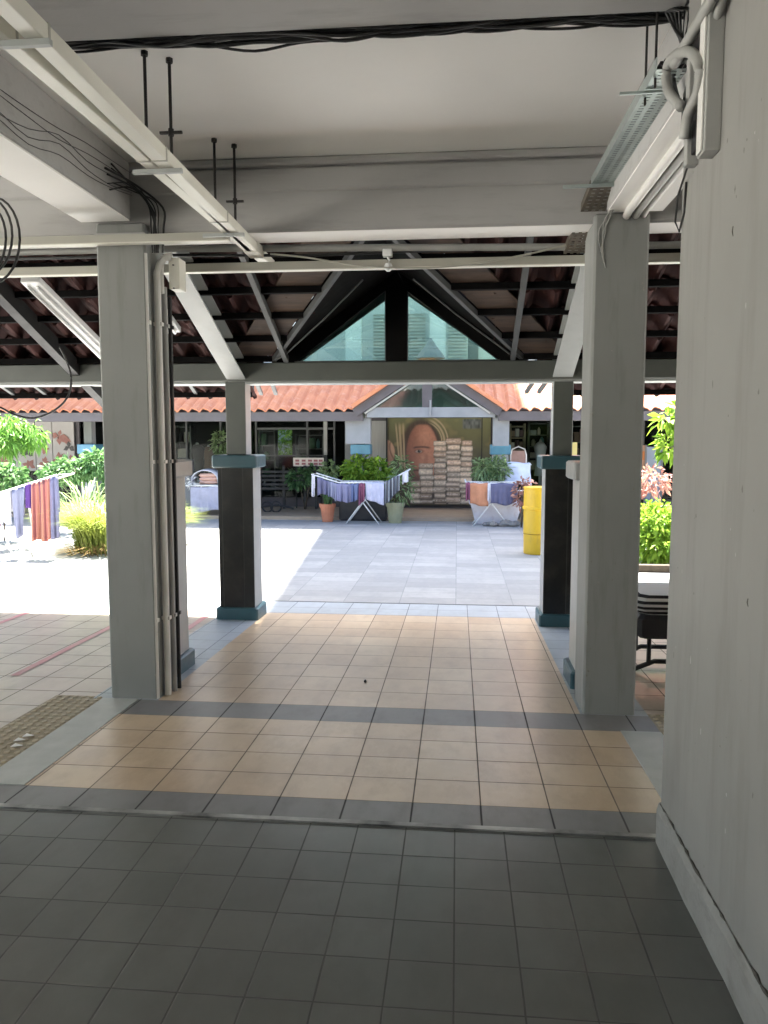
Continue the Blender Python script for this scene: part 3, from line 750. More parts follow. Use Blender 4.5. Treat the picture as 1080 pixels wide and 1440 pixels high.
# right side: perforated tray
t = thing('cable_tray', 'perforated galvanised cable tray running under the right ceiling edge', 'cable tray', (.79,3.6,2.96))
def tray(p, q, w, up, mat, name, holes=True):
    mb = MB(); p, q = Vector(p), Vector(q); d = (q-p); L = d.length; d.normalize(); s = Vector((1,0,0)); u = s.cross(d).normalized()
    nl = max(4, int(L/.028)); cols = [(-w/2,-w*.38),(-w*.38,-w*.22),(-w*.22,-w*.08),(-w*.08,w*.08),(w*.08,w*.22),(w*.22,w*.38),(w*.38,w/2)]
    hole_cols = (1, 3, 5)
    for i in range(nl):
        a0, a1 = L*i/nl, L*(i+1)/nl; am = a0 + (a1-a0)*.66
        for ci, (c0, c1) in enumerate(cols):
            for (b0, b1, hole) in ((a0, am, False), (am, a1, True)):
                if holes and hole and ci in hole_cols: continue
                P = [p + d*b + s*c for (b, c) in ((b0,c0),(b0,c1),(b1,c1),(b1,c0))]
                mb.add(P, [(0,1,2,3)])
    ob = mb.build(name, mat, t)
    so = ob.modifiers.new('thickness','SOLIDIFY'); so.thickness = .002
    mb = MB()
    for c in (-w/2, w/2): mb.bar(p+s*c+u*.02, q+s*c+u*.02, .003, .045, up=u)
    pieces(mb, 'side_flange', mat, t)
mb = MB()
for i in range(7): mb.tube([(.735+.016*i,3.05,2.975+.008*(i%2)),(.735+.016*i,3.8,2.985),(.735+.016*i,4.44,3.005)],.009,6)
mb.build('cable_fill', M['cable'], t)
tray((.785,3.05,2.955),(.785,4.45,2.985),.135,1,M['galv'],'tray_bed')
tray((.785,4.46,2.982),(.72,5.02,2.755),.135,1,M['old_galv'],'drop_bed')
mb = MB(); mb.bar((.62,3.22,2.945),(.85,3.22,2.948),.010,.010); mb.bar((.56,4.40,2.965),(.86,4.40,2.97),.016,.016); pieces(mb, 'support_bar', M['galv'], t)
mb = MB(); mb.tube([(.73,3.12,2.92),(.73,3.12,3.25)],.005,6); mb.tube([(.735,3.3,2.93),(.735,3.3,3.25)],.005,6); pieces(mb, 'hanger', M['rod'], t)
for i, (x, z, r_, m, ln) in enumerate(((.875,2.945,.034,'pvc','thick white pipe nearest the cable tray under the right beam'),(.935,2.86,.022,'pvc','white pipe second from the cable tray under the right beam'),(.985,2.858,.020,'pvc_grey','greyish pipe in the middle of the right beam soffit'),(1.03,2.862,.016,'pvc','thin white pipe nearest the wall under the right beam'))):
    tag(MB().tube([(x-.01,2.5+.12*i,z+.005),(x,3.5,z),(x,4.50,z),(x,4.565,z-.01)],r_,12).build('soffit_pipe', M[m], smooth=True), ln, 'pipe')
mb = MB()
for i in range(4):
    q = random.Random(i+80); j = lambda a: q.uniform(-a,a)
    mb.tube(smooth_path([(.845+.008*i,3.05,2.90+.008*(i%2)),(.845+.008*i,3.8,2.893),(.85+.008*i,4.45,2.895),(.84+j(.03),4.56,2.84+j(.02)),(.81+j(.03),4.578,2.76),(.80+.01*i,4.578,2.66-.03*i)],5),.0035,6)
tag(mb.build('tray_cables', M['pvc_grey'], smooth=True), 'grey cables leaving the tray and dropping onto the right pillar head', 'cables')
# hoses, box near the wall end
def hose(label, pix, X, r, m):
    pts = []
    for (px, py, dx) in pix:
        q = ray(px, py); tt = (X+dx)/q[0]; pts.append((X+dx, q[1]*tt, H+q[2]*tt))
    # smooth by Catmull-Rom
    out = []
    P = [Vector(p) for p in pts]
    for i in range(len(P)-1):
        p0, p1, p2, p3 = P[max(i-1,0)], P[i], P[i+1], P[min(i+2,len(P)-1)]
        for s_ in range(6):
            u = s_/6; out.append(.5*((2*p1)+(p2-p0)*u+(2*p0-5*p1+4*p2-p3)*u*u+(3*p1-p0-3*p2+p3)*u**3))
    out.append(P[-1])
    return tag(MB().tube(out, r, 10).build('flexible_hose', M[m], smooth=True), label, 'hose')
hose('thick grey hose looping round beside the end of the cable tray', [(958,150,-.03),(940,128,-.035),(938,96,-.03),(952,76,-.03),(972,74,-.03),(984,96,-.03),(982,128,-.02),(968,160,-.02),(962,195,-.02)], .782, .018, 'pvc_grey')
hose('dark grey hose inside the loop beside the end of the cable tray', [(952,140,0),(946,115,0),(950,92,0),(966,84,0),(974,104,0),(966,132,0),(962,178,0)], .79, .012, 'grey_steel')
hose('pale pipe rising from the hose loop to the top right corner', [(948,90,-.02),(972,50,-.02),(1000,0,-.02),(1030,-60,-.02)], .778, .019, 'pvc_grey')
hose('second pale pipe curving up beside the wall box to the top', [(988,130,-.0),(992,70,-.0),(1006,30,-.0),(1022,-20,-.0)], .79, .014, 'pvc_grey')
mb = MB()
for i in range(7):
    pts = [Vector((.66+.02*i, 3.15, 3.225)), Vector((.76+.012*i,3.12-.02*i,3.19-.01*i)), Vector((.79+.006*i,3.08,3.10-.01*i)), Vector((.815,3.02+.02*i,3.02))]
    mb.tube(pts,.006,6)
tag(mb.build('cable_tangle', M['cable'], smooth=True), 'tangle of black cables where the overhead bundle meets the wall', 'cables')
t = thing('wall_trunking', 'grey vertical trunking box fixed high on the right wall', 'trunking', (.84,2.76,2.56))
MB().box((.765,2.60,2.505),(.815,2.68,3.12)).build('body', M['pvc_grey'], t, bevel=.004)
MB().box((.758,2.615,2.51),(.7645,2.665,3.115)).build('cover', M['pvc'], t, bevel=.002)
t = thing('open_enclosure', 'dark open enclosure between the hose loop and the wall trunking', 'enclosure', (.84,2.9,2.6))
MB().box((.79,2.70,2.57),(.8145,2.87,2.96)).build('body', M['black_plastic'], t, bevel=.004)
MB().box((.775,2.83,2.54),(.8145,2.87,2.90)).build('side_panel', M['pvc_grey'], t, bevel=.004)
tag(MB().tube([(.80,2.90,2.56),(.79,2.98,2.48),(.795,3.02,2.40),(.805,3.00,2.36),(.812,2.97,2.42),(.81,2.95,2.52)],.004,6).build('wire_loop', M['cable'], smooth=True), 'thin wire loop dangling at the top end of the right wall', 'wire')
c = at(938, 296, 4.75)
t = thing('dome_camera', 'small pale dome on a short pipe right of the right pillar head', 'camera', c)
MB().lathe((c.x,c.y,c.z-.045),[(.01,0),(.04,.012),(.052,.04),(.05,.06),(.03,.07)],16).build('dome', M['pvc_grey'], t, smooth=True)
MB().tube([(c.x,c.y,c.z+.02),(c.x-.02,c.y,c.z+.032),(c.x-.22,c.y,c.z+.03)],.012,8).build('arm', M['pvc_grey'], t)
# floor litter
mb = MB()
for (px, py) in ((28,1042),(40,1036),(24,1050)):
    q = ray(px,py); tt = (rz(3.9)+.006-H)/q[2]; p = Vector((q[0]*tt,q[1]*tt,rz(3.9)+.004))
    mb.add([p+Vector((-.03,-.012,.006)),p+Vector((.028,-.004,.012)),p+Vector((.02,.02,.004)),p+Vector((-.02,.018,.014))],[(0,1,2,3)])
o = tag(mb.build('litter', M['lamp_white']), 'scrap of white paper lying on the left tactile strip', 'litter')
o.modifiers.new('t','SOLIDIFY').thickness = .002
tag(MB().lathe((-.612,5.1,rz(5.1)),[(.006,0),(.011,.006),(.008,.014),(.003,.02)],9).build('pebble', M['black_plastic'], smooth=True), 'tiny dark speck of debris on the buff walkway tiles', 'debris')

# ------------------------------------------------------------------ far pavilion across the court
YF, YC_, YV = 18.8, 16.55, 15.75     # shop front, column line, eave
fr = thing('shop_building', 'long low shop building with terracotta roof across the court', 'building', (XC, YF, -.06))
fx = lambda px: AX(px, YF); fz = lambda py: AZ(py, YF)
ZE = AZ(577, YV)                     # eave level
FG = (-.62, AX(508,16.0)-.05, AX(702,16.0)+.05)   # gable centre and feet
GH = AZ(511,16.0)                    # ridge level of the far gable
FK = (GH-ZE)/((FG[2]-FG[1])/2)
def cut_far(x, y):
    # the part of the lean-to that lies under the cross gable
    return abs(x-FG[0]) < (FG[2]-FG[1])/2 - (ZE+.43*(y-YV)-ZE)/FK
mb = wave_roof(-26, 22, YV, ZE+.03, SLR, 1, 7, .34, .235, .032, cut=cut_far)
mb.build('roof_tiles', M['roof_far'], fr)
# cross gable roof: tiles run along the ridge, two slopes
mb = MB(); seg = 6
for s in (-1, 1):
    hw = (FG[2]-FG[1])/2; rows = 6; L = 3.9; waves = int(L/.235)
    for r in range(rows):
        base = len(mb.v)
        for e in (0, 1):
            h = hw*1.03*(1-(r+e*1.05)/rows); h = max(h, 0)
            for i in range(waves*seg+1):
                tt = (i % seg)/seg; a_ = .03*math.sin(2*math.pi*tt)
                mb.v.append((FG[0]+s*h, 15.72+i*.235/seg, GH-FK*h+.07+a_+(.03 if e == 0 else 0)))
        w = waves*seg+1
        for i in range(waves*seg):
            ym = 15.72+(i+.5)*.235/seg; h = hw*(1-(r+.5)/rows)
            if (GH-FK*h) < ZE + .43*(ym-YV) - .02: continue
            a = base+i; mb.f.append([a,a+1,a+w+1,a+w]); mb.m.append(0)
mb.build('gable_tiles', M['roof_far'], fr)
mb = MB()
for s in (-1, 1):
    h = (FG[2]-FG[1])/2+.05
    mb.bar((FG[0]+s*h,15.68,GH-FK*h+.10),(FG[0],15.68,GH+.10),.16,.075)
pieces(mb, 'verge_tiles', M['roof_far'], fr)
mb = MB(); mb.lathe((AX(605,15.72),15.72,GH+.06),[(.30,0),(.24,.10),(.10,.27),(.02,.40)],12); mb.tube([(FG[0],15.7,GH+.10),(FG[0],17.9,GH+.10)],.08,8); mb.build('ridge_cap', M['far_white'], fr)
mb = MB()
for s in (-1, 1):
    h = (FG[2]-FG[1])/2
    mb.bar((FG[0]+s*h,15.76,GH-FK*h-.05),(FG[0],15.76,GH-.05),.08,.17)
pieces(mb, 'bargeboard', M['fascia'], fr)
mb = MB()
for s in (-1, 1):
    h = (FG[2]-FG[1])/2-.2
    mb.bar((FG[0]+s*h,15.80,GH-FK*h-.19),(FG[0],15.80,GH-.19),.05,.035)
pieces(mb, 'gable_trim', M['pvc_grey'], fr)
mb = MB(); hw = (FG[2]-FG[1])/2-.3
mb.prism([(FG[0]-hw,ZE+.05),(FG[0]+hw,ZE+.05),(FG[0],ZE+.05+FK*hw)],'y',15.92,15.93); mb.build('gable_pane', M['gable_glass'], fr)
mb = MB(); mb.prism([(FG[0]-hw-.1,ZE+.0),(FG[0]+hw+.1,ZE+.0),(FG[0],ZE+.05+FK*(hw+.1))],'y',16.4,16.45); mb.build('gable_backing', surf('gable_backing_grey', (.24,.27,.26), (.2,.23,.22), 3, .6), fr)
mb = MB(); mb.box((FG[0]-.10,15.86,ZE),(FG[0]+.10,15.91,GH-.1)); mb.build('mullion', M['fascia'], fr)
mb = MB(); mb.box((AX(516,15.85),15.84,AZ(587,15.85)),(AX(696,15.85),16.0,AZ(573,15.85))); mb.build('gable_beam', M['far_white'], fr)
mb = MB(); mb.tube([(AX(605,15.8),15.8,AZ(586,15.8)),(AX(605,15.8),15.8,AZ(563,15.8))],.02,8); mb.build('finial', M['far_white'], fr)
mb = MB(); mb.box((AX(693,16.0),16.0,AZ(627,16)),(AX(716,16.0),16.2,AZ(583,16.0))); mb.box((AX(486,16.0),16.0,AZ(624,16)),(AX(521,16.0),16.2,AZ(588,16.0))); pieces(mb, 'porch_panel', M['far_white'], fr)
# fascia either side
for a, b in ((-26, AX(511,15.9)), (AX(700,15.9), 22)):
    MB().box((a,15.82,AZ(592,15.82)),(b,15.94,AZ(578.5,15.82))).build('fascia', M['fascia'], fr, bevel=.01)
    MB().box((a,15.95,ZE-.01),(b,19.4,ZE+.0)).build('soffit', M['fascia'], fr)
# structure behind: back wall with an open passage, ceiling, side walls
mb = MB(); hx0, hx1 = AX(388,21), AX(413,21)
zt, z0, z1 = 3.15, AZ(640,21), AZ(604,21)
mb.box((-26,20.8,-.06),(hx0,21.0,zt)); mb.box((hx1,20.8,-.06),(22,21.0,zt)); mb.box((hx0,20.8,-.06),(hx1,21.0,z0)); mb.box((hx0,20.8,z1),(hx1,21.0,zt))
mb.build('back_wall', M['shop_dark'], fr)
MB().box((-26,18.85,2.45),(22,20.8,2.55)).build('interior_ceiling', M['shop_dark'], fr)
MB().box((-26,18.7,fz(592)),(22,18.9,2.45)).build('shopfront_header', M['fascia'], fr)
MB().box((-26,18.74,-.06),(22,18.86,fz(700))).build('plinth', M['fascia'], fr)
# solid panels and glazing bays of the shop front
def panel(px0, px1, py0, py1, y, mat, name, th=.05):
    return MB().box((AX(px0,y),y,AZ(py1,y)),(AX(px1,y),y+th,AZ(py0,y))).build(name, mat, fr, bevel=.004)
panel(520,546,586,700,18.72,surf('pale_curtain', (.42,.42,.40), (.33,.33,.31), 4, .8, stretch=(14,1,.3)),'curtain')
panel(485,521,590,700,18.70,M['far_white'],'wall_panel')
panel(690,716,590,706,18.70,M['far_white'],'wall_panel')
panel(104,112,586,700,18.70,M['fascia'],'shopfront_post')
for a, b in ((-700,104),(112,360),(360,470),(716,1300)):
    panel(a,b,590,702,18.80,M['shop_glass'],'shop_pane',.012)
for p in (155,262,310,360,432,458,470,775,830,905):
    panel(p-1.2,p+1.2,588,704,18.74,M['grey_steel'],'shopfront_post',.1)
panel(360,470,601,604,18.74,M['grey_steel'],'transom',.08)
panel(360,458,640,642,18.74,M['grey_steel'],'transom',.08)
panel(455,460,592,640,18.72,M['pvc_grey'],'shopfront_post',.06)
# far columns
for i, (pxc, lab) in enumerate(((507,'pale far column with blue cap at the left foot of the far gable'),(704,'pale far column with blue cap at the right foot of the far gable'),(122,'pale far column with blue cap left of the left pillar'))):
    cx = AX(pxc, YC_); z1 = AZ(639, YC_); z2 = AZ(625, YC_)
    pedestal_column(lab, cx-.17, cx+.17, YC_, YC_+.3, pale=True, cap_m='teal_light', zb=-.06, capz=(z1, z2), top=ZE)
# blank grey back of shops interior goods
t = thing('goods_shelf', 'open shelf of boxes inside the shop right of the far gable', 'shelf', (AX(735,20), 20, 0))
mb = MB()
for py in (600, 616, 632, 650): mb.box((AX(718,19.8),19.8,AZ(py+1,19.8)),(AX(738,19.8),20.2,AZ(py-1,19.8)))
for px in (718,738): mb.box((AX(px,19.8)-.02,19.78,0),(AX(px,19.8)+.02,20.2,AZ(596,19.8)))
mb.build('frame', surf('shelf_tan', (.34,.28,.18), (.28,.23,.14), 4, .6), t)
gm = [surf('carton_a', (.30,.22,.15)), surf('carton_b', (.45,.42,.38)), surf('carton_c', (.18,.12,.12))]
for k_, py in enumerate((614, 630, 648)):
    for j in range(3):
        MB().box((AX(719+6*j,19.85),19.85,AZ(py,19.85)),(AX(724+6*j,19.85),20.1,AZ(py-8-(j*3)%5,19.85))).build('carton', gm[(j+k_) % 3], t)
def clutter(label, px0, px1, py0, py1, y, rows, seed, cols_):
    t = thing('goods_rack', label, 'shelf', (AX((px0+px1)/2, y), y, -.06)); q = random.Random(seed)
    mb = MB(); 
    for k_ in range(rows+1): zz_ = AZ(py0+(py1-py0)*k_/rows, y); mb.box((AX(px0,y),y,zz_-.012),(AX(px1,y),y+.3,zz_+.012))
    for px in (px0, px1): mb.box((AX(px,y)-.02,y-.01,-.06),(AX(px,y)+.02,y+.31,AZ(py0-2,y)))
    mb.build('frame', M['shelf_metal'], t)
    for k_ in range(rows):
        zb_ = AZ(py0+(py1-py0)*(k_+1)/rows, y)+.013; hh = (AZ(py0,y)-AZ(py1,y))/rows; x = AX(px0,y)+.05
        while x < AX(px1,y)-.15:
            w_ = q.uniform(.10,.26); h_ = hh*q.uniform(.35,.85); m_ = M[q.choice(cols_)]
            if q.random() < .5: MB().cbox((x,y+.03,zb_),(x+w_,y+.22,zb_+h_),.008).build('goods', m_, t)
            else: MB().lathe((x+w_/2,y+.13,zb_),[(w_*.3,0),(w_*.42,h_*.2),(w_*.4,h_*.7),(w_*.2,h_*.9),(w_*.15,h_)],10).build('goods', m_, t, smooth=True)
            x += w_+q.uniform(.01,.09)
    return t
M['shelf_metal'] = surf('shelf_metal', (.10,.10,.095), (.07,.07,.065), 4, .5)
for nm_, c_ in (('g_red',(.22,.05,.045)),('g_cream',(.34,.30,.24)),('g_brown',(.13,.075,.045)),('g_green',(.05,.12,.06)),('g_grey',(.16,.165,.17)),('g_dark',(.03,.03,.032)),('g_teal',(.07,.19,.19))): M[nm_] = surf('goods'+nm_[1:], c_, None, 7, .6, b=0)
clutter('dim rack of mixed goods behind the shop window left of the notice board', 364, 386, 606, 690, 19.3, 4, 1, ['g_green','g_dark','g_cream','g_grey','g_brown'])
clutter('dim rack of mixed goods behind the shop window above the bench', 416, 454, 612, 690, 19.3, 4, 2, ['g_dark','g_grey','g_green','g_teal','g_dark'])
clutter('dim goods rack behind the lilac draped stand', 246, 268, 600, 690, 19.4, 4, 3, ['g_red','g_brown','g_dark','g_cream'])
clutter('goods rack with teal and green items right of the open shelf', 744, 772, 596, 660, 19.9, 4, 4, ['g_teal','g_green','g_cream','g_grey','g_dark'])
clutter('low goods rack right of the right porch column', 778, 830, 600, 690, 19.6, 4, 5, ['g_grey','g_brown','g_dark','g_red'])
# display goods seen through the left bays
def figure(label, px, py0, py1, w, y, mat, mat2):
    """a shop torso stand: turned body with shoulders on a post"""
    x = AX(px, y); zb, zt = AZ(py1, y), AZ(py0, y); h = zt-zb
    t = thing('clothes_stand', label, 'clothes stand', (x, y, zb))
    MB().lathe((x,y,zb),[(w*.75,0),(w*.6,h*.25),(w*.55,h*.45),(w*.75,h*.68),(w*.85,h*.8),(w*.5,h*.9),(w*.2,h*.94)],14).build('garment', mat, t, smooth=True)
    MB().lathe((x,y,zb+h*.93),[(w*.16,0),(w*.18,h*.03),(w*.1,h*.07)],10).build('neck_knob', mat2, t, smooth=True)
    MB().tube([(x,y,-.06),(x,y,zb+.05)],.03,8).build('post', mat2, t)
figure('dark clothes stand in the shop behind the lilac draped rack', 277, 622, 672, .26, 19.6, M['black_plastic'], M['pvc'])
figure('brown clothes stand in the shop beside the dark one', 293, 626, 664, .2, 19.7, surf('brown_cloth', (.20,.10,.05)), M['pvc_grey'])
figure('pale grey garment stand in the shop beyond the right rack', 760, 618, 668, .19, 19.5, surf('grey_cloth', (.42,.42,.44)), M['pvc_grey'])
tag(MB().box((AX(248,17.2),17.2,-.06),(AX(266,17.2),17.5,AZ(647,17.2))).build('white_cabinet', M['far_white'], bevel=.01), 'pale grey cabinet under the far eave just right of the left pillar', 'cabinet')
# sign board on a stand
c = at(432, 651, 18.3)
t = thing('notice_board', 'small cream notice board with red blocks among plants before the shop window', 'sign', (c.x, 18.3, -.06))
MB().box((AX(412,18.3),18.3,AZ(656,18.3)),(AX(455,18.3),18.33,AZ(644,18.3))).build('board', surf('cream_board', (.66,.60,.54), (.6,.54,.48), 6, .6), t)
mb = MB()
for q in (415,424,433,441,448):
    for r_ in (646.5,651): mb.box((AX(q,18.3),18.294,AZ(r_+3,18.3)),(AX(q+5.5,18.3),18.2995,AZ(r_,18.3)))
mb.build('red_mark', surf('dull_red_print', (.34,.12,.13)), t)
mb = MB()
for q in (416,451): mb.tube([(AX(q,18.33),18.34,-.06),(AX(q,18.33),18.34,AZ(646,18.33))],.018,8)
mb.build('leg', M['black_steel'], t)
# dark bench + plants under the shop window
t = thing('planter_bench', 'dark slatted planter bench standing along the shop window', 'bench', (AX(400,18.0), 18.0, -.06))
mb = MB()
for py in (664,670,676,682,688): mb.box((AX(362,18.1),18.1,AZ(py+1.6,18.1)),(AX(446,18.1),18.14,AZ(py-1.6,18.1)))
mb.build('slat', M['black_steel'], t)
for px in (365,398,428,444): MB().box((AX(px,18.15)-.03,18.15,-.06),(AX(px,18.15)+.03,18.2,AZ(655,18.15))).build('leg', M['black_steel'], t)
def plant(name, label, blobs, n, size, leaf, base, seed, cat='plant', group=None, asp=.45, droop=.3, shell=.5, stem=True, trunk=.015):
    t = thing(name, label, cat, base, group)
    foliage(blobs, n, size, seed, asp, droop, shell).build('foliage', M[leaf], t)
    if stem: stems(MB(), base, [(b[0],b[1],b[2]) for b in blobs], trunk).build('stem', M['bark'], t, smooth=True)
    return t
def blob(px, py, Y, w, h, d=None):
    c = at(px, py, Y); s_ = Y/1088; return (c.x, Y, c.z, w*s_/2, (d or w*s_)/2, h*s_/2)
plant('leafy_plant', 'dark leafy plant trailing over the bench below the notice board', [blob(420,672,18.0,34,26),blob(440,668,18.0,20,24)], 420, .13, 'leaf_bush', (AX(428,18.0),18.0,-.06), 11)
plant('leafy_plant', 'thin pale leafed plant standing behind the white rack at its left', [blob(462,665,17.4,22,36)], 200, .13, 'leaf_grey', (AX(462,17.4),17.4,-.06), 12)
plant('leafy_plant', 'plant with thin stems behind glass right of the dark clothes stand', [blob(308,622,18.4,20,40)], 170, .13, 'leaf_grey', (AX(306,18.4),18.4,-.06), 13)
plant('garden_bush', 'sunlit green bush seen through the shop passage behind the window', [blob(400,622,23.5,60,66)], 900, .17, 'leaf_lime', (AX(400,23.5),23.5,-.3), 14, cat='bush')
# bicycle-like trolley near the left bench end
t = thing('shopping_trolley', 'dark two wheeled shopping trolley lying by the bench', 'trolley', (AX(380,17.3),17.3,-.06))
for px in (376,388):
    c = at(px, 705, 17.3); mb = MB(); mb.tube([(c.x+.12*math.cos(a_),17.3,.06+.12*math.sin(a_)) for a_ in [2*math.pi*k_/16 for k_ in range(17)]],.02,6); mb.build('wheel', M['black_plastic'], t)
MB().tube([(AX(362,17.3),17.3,.05),(AX(390,17.3),17.3,.10),(AX(412,17.3),17.3,.02)],.025,6).build('frame', M['black_steel'], t)

# ------------------------------------------------------------------ posters
po = thing('advert_poster', 'big brown poster of a child face behind stacked bundles under the far gable', 'poster', (AX(617,18.6), 18.6, 0))
YP = 18.60
def pxz(px, py): return (AX(px, YP), AZ(py, YP))
def flatpoly(name, pix, layer, mat):
    y = YP - .004*layer
    mb = MB(); pts = [(AX(a, YP), AZ(b, YP)) for a, b in pix]; mb.prism(pts, 'y', y, y-.0035); return mb.build(name, mat, po)
def ell(cx, cy, rx, ry, n=20, a0=0, a1=2*math.pi): return [(cx+rx*math.cos(a0+(a1-a0)*i/n), cy+ry*math.sin(a0+(a1-a0)*i/n)) for i in range(n)]
PM = lambda n, c, c2=None, s=6: surf(n, tuple(x*PK for x in c), tuple(x*PK for x in c2) if c2 else None, s, .45, b=0)
PK = 1.3
MB().box((AX(545,YP),YP,AZ(709,YP)),(AX(690,YP),YP+.06,AZ(586,YP))).build('backing', PM('poster_ground', (.16,.15,.06), (.10,.085,.05), 2.2), po)

def lerp(a, b, t): return tuple(x+(y-x)*t for x, y in zip(a, b))
def sm(e0, e1, x):
    t = min(1, max(0, (x-e0)/(e1-e0))); return t*t*(3-2*t)
class VN:
    def __init__(s, seed): s.r = random.Random(seed); s.g = {}
    def at(s, x, y):
        i, j = math.floor(x), math.floor(y); fx_, fy_ = x-i, y-j; fx_ = fx_*fx_*(3-2*fx_); fy_ = fy_*fy_*(3-2*fy_)
        def g(a, b):
            if (a, b) not in s.g: s.g[(a, b)] = s.r.random()
            return s.g[(a, b)]
        return (g(i,j)*(1-fx_)+g(i+1,j)*fx_)*(1-fy_) + (g(i,j+1)*(1-fx_)+g(i+1,j+1)*fx_)*fy_
vn = VN(12)
STK = [(590,609,651),(609.5,628,620),(628.5,648,616),(648,664.5,619),(577,592,676)]
rows_ = {}
for ci, (xa, xb, top) in enumerate(STK):
    q = random.Random(ci+50); y = top; L = []
    while y < 707:
        h = q.uniform(6.2,9.5); L.append((y, min(y+h,708), q.uniform(-1.6,1.6), q.uniform(-1.4,1.4), q.uniform(.55,1.05), q.random())); y += h
    rows_[ci] = L
def picture(x, y):
    # blurred olive room
    n1 = vn.at(x*.12, y*.12); n2 = vn.at(x*.5+40, y*.5)
    c = lerp((.10,.10,.045), (.045,.04,.022), sm(590, 660, y + 14*n1 - (x-640)*.15)); c = lerp(c, (.20,.16,.07), .4*sm(.55,.9,n1)*(y < 630))
    d = sm(649,652,x)*(1-sm(675,679,x))*sm(588,591,y)*(1-sm(601,605,y)); c = lerp(c, lerp((.02,.022,.02), (.11,.12,.11), vn.at(x*.45+9, y*.2)), d)
    # hair mass and hood
    ex, ey = (x-592)/33, (y-644)/58; rr = math.hypot(ex, ey); th = vn.at(x*.9, y*.08)
    c = lerp(c, lerp((.055,.035,.024), (.03,.02,.015), th), 1-sm(.86,1.04,rr))
    for (hx, k_, w_) in ((562,.10,2.2),(567,.06,1.8),(557,.16,1.6)):
        xx = hx + (y-600)*k_*.6; c = lerp(c, (.27,.20,.12), .75*(1-sm(w_*.4,w_,abs(x-xx)))*sm(592,602,y)*(1-sm(650,668,y)))
    for (rad, w_) in ((31,1.9),(36,1.4),(27.5,1.2)):
        rr2 = math.hypot(x-594, (y-622)*.95); c = lerp(c, (.30,.23,.14), .8*(1-sm(w_*.4,w_,abs(rr2-rad)))*sm(600,612,x)*(1-sm(618,632,y)))
    # face
    fx_, fy_ = (x-594)/22.5, (y-638)/43; fr_ = math.hypot(fx_, fy_)
    skin = lerp((.30,.135,.085), (.15,.06,.04), sm(.0,1.0, -fx_*.75+.25)); skin = lerp(skin, (.36,.175,.115), .6*(1-sm(0,14,math.hypot(x-597,(y-612)*1.0))))
    skin = lerp(skin, (.075,.032,.024), .75*sm(652,676,y+ (591-x)*.4)); skin = lerp(skin, (.13,.055,.038), .35*(1-sm(1.5,4,abs(x-599)))*sm(636,642,y)*(1-sm(652,656,y)))
    skin = lerp(skin, (.33,.17,.11), .5*(1-sm(0,5,math.hypot(x-595.5,(y-643)*.9))))
    br = 628.5 + .018*(x-593)**2*.5; skin = lerp(skin, (.05,.025,.018), .85*(1-sm(.7,2.0,abs(y-br)))*sm(579,584,x)*(1-sm(602,607,x)))
    skin = lerp(skin, (.09,.04,.03), .6*(1-sm(2.5,5.5,math.hypot((x-589)*.6,(y-634.5)*1.25))))
    eye = 1-sm(.75,1.15,math.hypot((x-589)/5,(y-634.8)/2.1)); skin = lerp(skin, (.22,.17,.14), eye*.8); skin = lerp(skin, (.012,.01,.01), 1-sm(1.5,2.4,math.hypot(x-589.5,y-634.6)))
    skin = lerp(skin, (.35,.32,.30), .8*(1-sm(.3,.8,math.hypot(x-590.3,y-633.9))))
    skin = lerp(skin, (.045,.02,.016), .8*(1-sm(.6,2.2,abs(y-661-.03*(x-586)**2*.3)))*sm(578,582,x)*(1-sm(592,596,x)))
    skin = lerp(skin, tuple(v*.82 for v in skin), n2)
    c = lerp(c, skin, (1-sm(.93,1.05,fr_))*sm(595,600,y + .012*(x-594)**2))
    # hand
    hx, hy = (x-543)/12.5, (y-637)/19; hr = math.hypot(hx, hy); hand = lerp((.30,.18,.12), (.16,.085,.055), sm(620,655,y)*.8 + .2*n1)
    hand = lerp(hand, (.06,.03,.022), .7*(1-sm(.6,1.8,abs(x-548-.02*(y-628)**2)))*sm(618,624,y))
    c = lerp(c, hand, (1-sm(.9,1.05,hr)))
    # dark foreground
    c = lerp(c, (.038,.026,.02), sm(664,684,y)*(1-sm(640,690,x)*.4)*.9)
    for ci in (0,1,2,3,4):
        xa, xb, top = STK[ci]
        for (y0, y1, da, db, lum, rn) in rows_[ci]:
            if y0 <= y < y1 and xa+da <= x < xb+db:
                t = (y-y0)/(y1-y0); bn = vn.at(x*.55+ci*31, y*.9); edge = min(x-xa-da, xb+db-x)
                k_ = lum*(.35+.65*sm(0,.22,t)*(1-sm(.62,.98,t)))*(.6+.4*sm(0,2.5,edge))*(.72+.5*bn)*(1-.25*sm(660,705,y)); base = lerp((.50,.42,.33), (.40,.29,.21), rn)
                c = tuple(v*k_ for v in base)
                if abs(t-.48) < .1 and bn > .45: c = lerp(c, (.50,.45,.38), .45)
                break
    return tuple(v*PKM for v in c)
PKM = 1.9
nx, ny = 176, 150
me = D.meshes.new('print'); vs_, cs_, fs_ = [], [], []
for j in range(ny+1):
    for i in range(nx+1):
        a_, b_ = 545+145*i/nx, 587+121.5*j/ny
        vs_.append((AX(a_, YP)-po.location.x, YP-.004-po.location.y, AZ(b_, YP)-po.location.z)); cs_.append((*picture(a_, b_), 1))
for j in range(ny):
    for i in range(nx): k_ = j*(nx+1)+i; fs_.append((k_+nx+1, k_+nx+2, k_+1, k_))
me.from_pydata(vs_, [], fs_); at_ = me.color_attributes.new('print', 'FLOAT_COLOR', 'POINT')
for i, c_ in enumerate(cs_): at_.data[i].color = c_
m_, nt_, bs_ = nodes('printed_mural'); ca = nt_.nodes.new('ShaderNodeVertexColor'); ca.layer_name = 'print'; nt_.links.new(ca.outputs[0], bs_.inputs['Base Color']); bs_.inputs['Roughness'].default_value = .4
